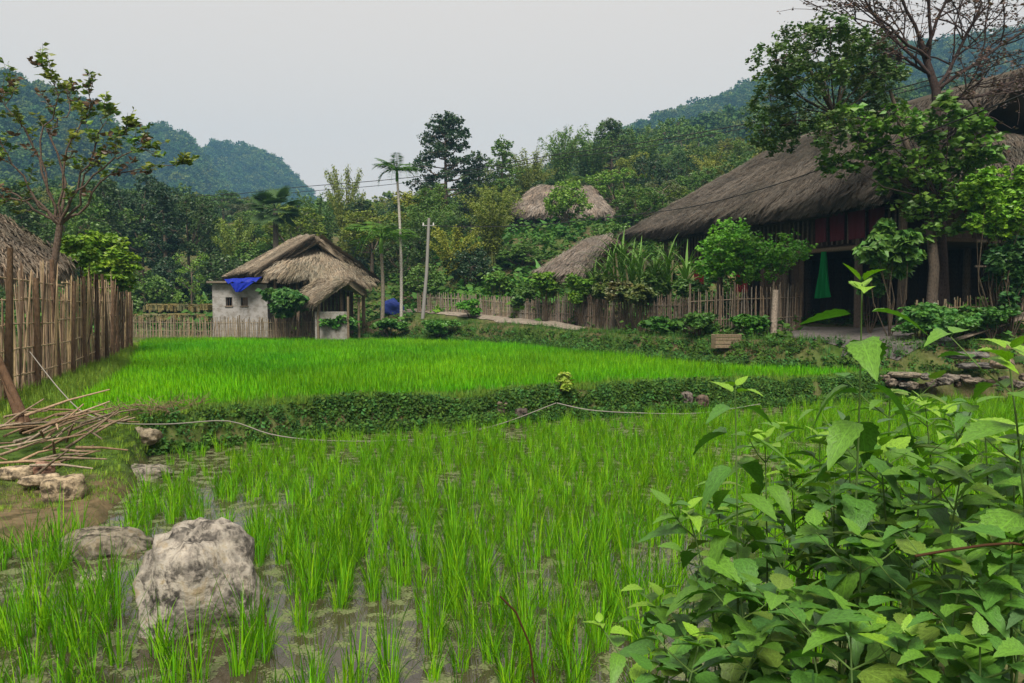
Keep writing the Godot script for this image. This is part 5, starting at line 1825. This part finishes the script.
	for e in L:
		var p := on(e[2], e[5])
		var top := at(e[2], e[1 + 2], e[5])
		var k: String = e[0]
		var s: float = maxf(0.25, (top.y - p.y) / (H[k] * (1.0 if k != "bush" else 0.95)))
		var w: float = e[4] * e[5] / F / WD[k]
		# a tree too slim for its height gets sunk less: keep leaves near natural proportions
		stand_tree("broadleaf_tree" if k in ["round", "column", "sparse"] else {"tall": "layered_tree", "bamboo": "bamboo_clump", "bush": "thicket"}[k], e[6], P[k][rng.randi_range(0, P[k].size() - 1)], p, Vector3(clampf(w, s * 0.45, s * 1.8), s, clampf(w, s * 0.45, s * 1.8)), C[e[1]], rr(0, TAU), "", "tree" if k != "bamboo" else "bamboo")

	# the rest of the wood, a closed mass on the slope behind
	rng.seed = 370
	var sky_line := [[-300, 190], [0, 190], [130, 182], [200, 200], [260, 205], [330, 196], [400, 192], [440, 172], [500, 168], [560, 162], [620, 152], [700, 140], [760, 128], [900, 110], [1024, 100], [1400, 90]]
	var kinds := [P.round[0], P.round[1], P.column[0], P.column[1], P.bamboo[0], P.bamboo[1], P.round[2]]
	var kh := [10.0, 10.0, 10.0, 10.0, 10.0, 10.0, 10.0]
	var tones := [Color(0.055, 0.105, 0.028), Color(0.095, 0.175, 0.03), Color(0.18, 0.21, 0.028), Color(0.08, 0.14, 0.032), Color(0.14, 0.22, 0.03)]
	var xf := [[], [], [], [], [], [], []]
	var tn := [[], [], [], [], [], [], []]
	for i in 520:
		var d := rr(58.0, 118.0)
		var px := rr(-160.0, 1180.0)
		if px > 500 and px < 625 and d < 68: continue
		if px > 195 and px < 262 and d < 96 and d > 80: continue
		var lim := 150.0
		for k in sky_line.size() - 1:
			if px >= sky_line[k][0] and px <= sky_line[k + 1][0]:
				lim = lerpf(sky_line[k][1], sky_line[k + 1][1], (px - sky_line[k][0]) / (sky_line[k + 1][0] - sky_line[k][0]))
		var p := on(px, d)
		var h := clampf(at(px, lim + pow(rng.randf(), 1.5) * 55.0, d).y - p.y, 3.0, 15.0)
		var w := rng.randi_range(0, 6)
		var s := h / 10.0
		xf[w].append(turn_scale(p, rr(0, TAU), Vector3(maxf(s, 0.55) * rr(0.8, 1.15), s, maxf(s, 0.55) * rr(0.8, 1.15))))
		tn[w].append(tint(tones[rng.randi_range(0, 4)], 0.25, 0.15))
	var wood := Node3D.new()
	wood.name = numbered("forest")
	add_child(wood)
	tag(wood, "closed mixed wood on the slope behind the village trees", "forest", "", "stuff")
	var one := leafmat(Color(1, 1, 1))
	for w in 7:
		swarm("forest_crowns", kinds[w][1], one, xf[w], tn[w], wood)
		swarm("forest_trunks", kinds[w][0], M.bark, xf[w], [Color(1, 1, 1)], wood)

func far_hills() -> void:
	rng.seed = 401
	var crowns := []
	for k in 3:
		rng.seed = 410 + k
		var mb := MB.new()
		var bl := []
		for i in 6:
			var a := i * 2.4
			bl.append([Vector3(cos(a) * 1.6 * sqrt(i / 6.0), 2.2 + rr(0, 3.0), sin(a) * 1.6 * sqrt(i / 6.0)), Vector3(rr(1.0, 1.6), rr(0.8, 1.4), rr(1.0, 1.6))])
		blob_crown(mb, null, Vector3.ZERO, bl, 14, 6, 0.62, W(1), 0.25, 0.3)
		crowns.append(mb.done())
	var gs := [Color(0.05, 0.105, 0.028), Color(0.08, 0.14, 0.034), Color(0.035, 0.075, 0.025), Color(0.11, 0.15, 0.04)]
	rng.seed = 420
	make_hill([[-160, 120, 297], [-60, 62, 332], [0, 84, 350], [55, 100, 358], [92, 116, 367], [112, 142, 376], [140, 190, 376], [180, 250, 376]], 190, 110, 6.0, 5200, "wooded blue green hill at the far left", crowns, gs, "forest covering the hill at the far left", 1.5)
	make_hill([[60, 200, 525], [110, 150, 525], [135, 140, 525], [162, 134, 525], [185, 142, 525], [205, 166, 533], [230, 200, 542], [270, 240, 542]], 190, 110, 6.0, 4600, "wooded blue hill in the gap behind the left trees", crowns, gs, "forest covering the middle blue hill", 1.6)
	make_hill([[150, 220, 665], [195, 165, 665], [218, 148, 665], [255, 152, 665], [280, 166, 665], [302, 188, 665], [330, 220, 665], [380, 250, 665], [440, 270, 665]], 190, 110, 6.0, 4000, "farthest wooded ridge behind the far house", crowns, gs, "forest covering the farthest ridge", 1.6)
	make_hill([[470, 240, 507], [560, 170, 498], [640, 132, 490], [700, 112, 490], [752, 92, 490], [820, 75, 490], [900, 55, 490], [1024, 36, 481], [1150, 20, 472]], 260, 130, 6.0, 9000, "high blue wooded ridge at the right", crowns, gs, "forest covering the high right ridge", 1.6)
	make_hill([[430, 260, 188], [520, 205, 188], [580, 172, 191], [640, 150, 195], [700, 135, 203], [760, 122, 210], [860, 105, 210], [960, 100, 203], [1060, 90, 195], [1180, 90, 188]], 88, 50, 4.5, 9000, "green wooded slope rising behind the big house", crowns, gs, "forest covering the slope behind the big house", 1.1)
	make_hill([[-260, 240, 110], [-120, 215, 112], [0, 205, 115], [100, 205, 120], [180, 212, 125], [260, 225, 130], [340, 222, 130], [420, 220, 125], [500, 235, 125]], 50, 40, 3.5, 5000, "low wooded rise behind the far house", crowns, gs, "forest covering the low rise behind the far house", 0.8)
	# dry terraces in the clearing
	for e in [[198, 258, 232, 92, "tan terrace wall in the clearing above the far house"], [150, 215, 300, 47, "lower dry terrace edge left of the white annex"], [140, 215, 309, 43, "nearest dry terrace edge left of the white annex"], [290, 345, 232, 92, "pale terrace strip right of the fan palm"]]:
		var a := at(e[0], e[2], e[3])
		var b := at(e[1], e[2], e[3])
		var mb := MB.new()
		var n := 30
		for k in n:
			var u0 := a.lerp(b, float(k) / n)
			var h0: float = rr(-.12, .12) * e[3] / 60.0
			mb.box(Transform3D(Basis(Vector3.UP, rr(-.1, .1)), u0 + Vector3(0, h0 - 0.5, 0) - a), Vector3(a.distance_to(b) / n * 1.1, 0.32 * e[3] / 60.0 + 0.15, rr(1.6, 2.0)), tint(Color(0.17, 0.15, 0.075), 0.3, 0.15), 0.1)
		var o := put(mb.done(), "terrace_wall", M.soil)
		o.position = a
		tag(o, e[4], "terrace")

# ------------------------------------------------------------------ the weeds close by
func weed_leaf(len: float, w: float, bend: float, fold: float) -> ArrayMesh:
	# toothed ovate leaf along +x, stalk at the origin
	var mb := MB.new()
	var n := 12
	var stalk := len * 0.2
	var rows := []
	for k in n + 1:
		var u := float(k) / n
		var x := stalk + len * u
		var y := len * (0.06 - bend * u * u)
		var prof := pow(sin(PI * pow(u, 0.62)), 0.9) if u < 1.0 else 0.0
		var ww := w * 0.5 * prof * (1.0 if k % 2 else 0.86) + 0.0006
		var tx := -bend * 2.0 * u
		var nn := Vector3(-tx, 1, 0).normalized()
		rows.append([mb.vert(Vector3(x - (0.012 if k % 2 == 0 else 0.0), y + ww * fold, -ww), (nn + Vector3(0, 0, fold * 0.6)).normalized(), W(1), Vector2(u, 0)), mb.vert(Vector3(x, y, 0), nn, W(1), Vector2(u, 0.5)), mb.vert(Vector3(x - (0.012 if k % 2 == 0 else 0.0), y + ww * fold, ww), (nn - Vector3(0, 0, fold * 0.6)).normalized(), W(1), Vector2(u, 1))])
	for k in n:
		for s in 2:
			mb.tri(rows[k][s], rows[k][s + 1], rows[k + 1][s]); mb.tri(rows[k][s + 1], rows[k + 1][s + 1], rows[k + 1][s])
	var sw := 0.0016
	mb.quad(Vector3(0, 0, -sw), Vector3(0, 0, sw), Vector3(stalk + 0.01, len * 0.06, sw), Vector3(stalk + 0.01, len * 0.06, -sw), W(1))
	return mb.done()

const ORD := ["first", "second", "third", "fourth", "fifth", "sixth", "seventh", "eighth", "ninth", "tenth", "eleventh", "twelfth", "thirteenth", "fourteenth", "fifteenth", "sixteenth", "seventeenth", "eighteenth", "nineteenth", "twentieth", "twenty-first", "twenty-second"]
var wl := []
func weed(label: String, px: float, py: float, d: float, nodes: int, size: float, tone: Array, lean := Vector2.ZERO, shoots := 2) -> void:
	var top := at(px, py, d)
	var bx := top.x + lean.x
	var bd := d + lean.y
	var base := Vector3(bx, gy(bx, bd), -bd)
	if top.y - base.y < 0.25: top.y = base.y + 0.25
	var t := thing("weed", label, "weed", base, "broad leaved weeds on the near bank")
	var mb := MB.new()
	var bend := Vector3(rr(-.06, .06), 0, rr(-.06, .06))
	var pts := []
	var rad := []
	for k in 9:
		var u := k / 8.0
		pts.append((top - base) * u + bend * sin(PI * u) - Vector3(0, 0.05 * (1 - u), 0))
		rad.append(lerpf(0.0065, 0.002, u))
	mb.tube(pts, rad, 6, Color(0.09, 0.15, 0.045))
	put(mb.done(), "stem", M.plain, t)
	var pos := func(u: float) -> Vector3: return pts[int(minf(u, 0.999) * 8.0)].lerp(pts[int(minf(u, 0.999) * 8.0) + 1], fposmod(minf(u, 0.999) * 8.0, 1.0))
	var u := 1.0
	var h := top.y - base.y
	var a := rr(0, PI)
	for k in nodes:
		var s: float = size * clampf(0.42 + k * 0.25, 0.3, 1.0) * rr(0.88, 1.12)
		var tilt: float = lerpf(0.75, -0.35, minf(1.0, k / 3.5))
		for side in 2:
			var yaw := a + PI * side + rr(-.25, .25)
			put_leaf(t, pos.call(u), yaw, tilt + rr(-.25, .2), s, tone[0 if k < 2 else rng.randi_range(1, tone.size() - 1)])
		if k >= 2 and shoots > 0 and k % 2 == 0:
			shoots -= 1
			for side in 2:
				var yaw := a + PI * side + 0.5
				var q: Vector3 = pos.call(u)
				var e := q + Vector3(cos(yaw), 0.9, -sin(yaw)).normalized() * size * rr(0.8, 1.4)
				var sm := MB.new()
				sm.tube([q, q.lerp(e, 0.5) + Vector3(0, -0.01, 0), e], [0.003, 0.0025, 0.0015], 4, Color(0.1, 0.17, 0.045))
				put(sm.done(), "shoot", M.plain, t)
				for j in 4:
					put_leaf(t, e.lerp(q, 0.0 if j < 2 else 0.45), yaw + PI / 2 * (j % 2 * 2 - 1) + (0.0 if j < 2 else 1.2), rr(0.1, 0.6), size * (0.55 if j < 2 else 0.7) * rr(.85, 1.15), tone[rng.randi_range(0, tone.size() - 1)])
		u -= (0.035 + 0.026 * minf(k, 3.0)) / h * (size / 0.17) * rr(0.85, 1.2)
		a += PI / 2 + rr(-.2, .2)
		if u < 0.08: break

func put_leaf(t: Node3D, q: Vector3, yaw: float, tilt: float, s: float, tone: String) -> void:
	put(wl[rng.randi_range(0, 4) if tone != "weed_f" else rng.randi_range(5, 6)], "leaf", M[tone], t, Transform3D((Basis(Vector3.UP, yaw) * Basis(Vector3.BACK, tilt) * Basis(Vector3.RIGHT, rr(-.3, .3))).scaled_local(Vector3.ONE * s), q))

func weeds() -> void:
	rng.seed = 501
	wl = [weed_leaf(1.0, 0.62, 0.25, 0.25), weed_leaf(1.0, 0.55, 0.45, 0.3), weed_leaf(1.0, 0.68, 0.12, 0.18), weed_leaf(1.0, 0.5, 0.6, 0.35), weed_leaf(0.9, 0.6, 0.35, 0.5), weed_leaf(0.85, 0.3, 0.4, 0.3), weed_leaf(0.8, 0.26, 0.2, 0.25)]
	var A := ["weed_c", "weed_a", "weed_a", "weed_b"]
	var N := ["weed_f", "weed_f", "weed_a", "weed_b"]
	var B := ["weed_a", "weed_a", "weed_b", "weed_b", "weed_d", "weed_e"]
	# the ones that stand out
	weed("tallest weed with a cross of four top leaves before the yard", 862, 284, 2.5, 11, 0.17, A, Vector2(-0.03, 0.1), 0)
	weed("tall weed with a leafy tip in front of the bank", 735, 388, 2.7, 11, 0.15, A, Vector2(0.05, 0.1), 0)
	weed("weed with large drooping leaves cut by the right edge", 1008, 352, 2.1, 10, 0.165, A, Vector2(0.1, 0.1), 2)
	weed("slim weed with a small bright tip right of the leafy tipped one", 765, 440, 2.9, 11, 0.14, A, Vector2(0.02, 0.1), 1)
	weed("weed with a small yellowish tip at the left front of the patch", 688, 512, 2.7, 10, 0.15, A, Vector2(0.15, 0.1), 1)
	weed("thin weed leaning out farthest left of the patch", 600, 625, 2.9, 3, 0.12, A, Vector2(0.2, -0.2), 0)
	var tops := [[700, 560, 3.2], [745, 520, 3.0], [790, 470, 3.3], [820, 440, 3.4], [845, 425, 3.0], [890, 395, 3.1], [925, 405, 3.4], [955, 415, 3.0], [985, 430, 2.8], [1015, 445, 2.6], [880, 450, 2.7], [920, 470, 2.5], [960, 480, 2.3], [830, 500, 2.6], [790, 540, 2.7], [740, 590, 2.6], [860, 540, 2.3], [910, 560, 2.15], [965, 560, 2.0], [1010, 540, 2.0], [800, 600, 2.3], [850, 620, 2.0], [760, 640, 2.3], [700, 640, 2.5], [910, 640, 1.9], [980, 640, 1.8], [660, 600, 3.0], [670, 660, 2.6], [1040, 480, 2.4], [1030, 600, 1.9], [890, 500, 2.9], [940, 520, 2.8], [1000, 490, 3.0], [850, 480, 3.2], [775, 510, 3.3], [720, 500, 3.5]]
	var seen := {}
	tops.sort_custom(func(a: Array, b: Array) -> bool: return a[0] < b[0])
	for k in tops.size():
		var e: Array = tops[k]
		var row: String = "highest back row" if e[1] < 470 else ("middle row" if e[1] < 560 else "low front row")
		seen[row] = seen.get(row, 0) + 1
		weed("broad leaved weed, %s from the left in the %s of the patch" % [ORD[seen[row] - 1], row], e[0], e[1], e[2], 9, rr(0.145, 0.185), (N if k % 4 == 2 else B) if k % 3 else A, Vector2(rr(-.05, .1), rr(-.05, .15)), 3)
	# twigs
	for e in [[[[500, 596], [516, 612], [530, 645], [536, 700]], 2.6, "reddish bare twig curving up from the bottom edge"], [[[915, 556], [950, 550], [985, 545], [1012, 543], [1040, 548]], 1.9, "brown twig lying across the weed patch at right"]]:
		var pts := []
		for q in e[0]: pts.append(at(q[0], q[1], e[1]))
		line_of(pts, 0.0035, Color(0.05, 0.024, 0.014), "twig", e[2], "twig", 0, M.plain)

# ------------------------------------------------------------------ scene
func _ready() -> void:
	look = Basis(Vector3.RIGHT, deg_to_rad(TILT))
	var cam := Camera3D.new()
	cam.name = "camera"
	cam.fov = 45.02
	cam.near = 0.05
	cam.far = 2500.0
	cam.transform = Transform3D(look, EYE)
	add_child(cam)
	var sky_mat := ProceduralSkyMaterial.new()
	sky_mat.sky_top_color = Color(0.78, 0.75, 0.722)
	sky_mat.sky_horizon_color = Color(0.74, 0.711, 0.686)
	sky_mat.sky_curve = 0.25
	sky_mat.ground_bottom_color = Color(0.2, 0.22, 0.18)
	sky_mat.ground_horizon_color = Color(0.6, 0.6, 0.6)
	var env := Environment.new()
	env.background_mode = Environment.BG_SKY
	env.sky = Sky.new()
	env.sky.sky_material = sky_mat
	env.tonemap_mode = Environment.TONE_MAPPER_LINEAR
	env.tonemap_exposure = 4.1
	env.background_energy_multiplier = 0.37
	env.fog_enabled = true
	env.fog_density = 0.0005
	env.fog_light_color = Color(0.55, 0.78, 0.95)
	env.sdfgi_enabled = true
	env.ssao_enabled = true
	env.ssil_enabled = true
	var we := WorldEnvironment.new()
	we.name = "environment"
	we.environment = env
	add_child(we)
	var sun := DirectionalLight3D.new()
	sun.name = "sun"
	sun.light_energy = 0.5
	sun.light_color = Color(1.0, 0.97, 0.92)
	sun.light_angular_distance = 24.0
	sun.shadow_enabled = true
	add_child(sun)
	sun.look_at_from_position(Vector3(-0.4, 9, 6.5), Vector3.ZERO)
	fbm.seed = 2
	fbm.frequency = 0.02
	fbm.fractal_octaves = 4
	fine.seed = 3
	fine.frequency = 0.05
	fine.fractal_octaves = 3
	make_materials()
	print("materials ", Time.get_ticks_msec())
	make_ground()
	make_paths()
	print("ground ", Time.get_ticks_msec())
	far_hills()
	print("hills ", Time.get_ticks_msec())
	trees()
	print("trees ", Time.get_ticks_msec())
	make_straw()
	make_pickets()
	house_far_paddy()
	big_house()
	small_roofs()
	left_fence()
	yard_things()
	print("houses ", Time.get_ticks_msec())
	make_rice()
	make_cover()
	print("rice ", Time.get_ticks_msec())
	plants()
	rocks()
	sticks()
	wires()
	weeds()
	print("all ", Time.get_ticks_msec())
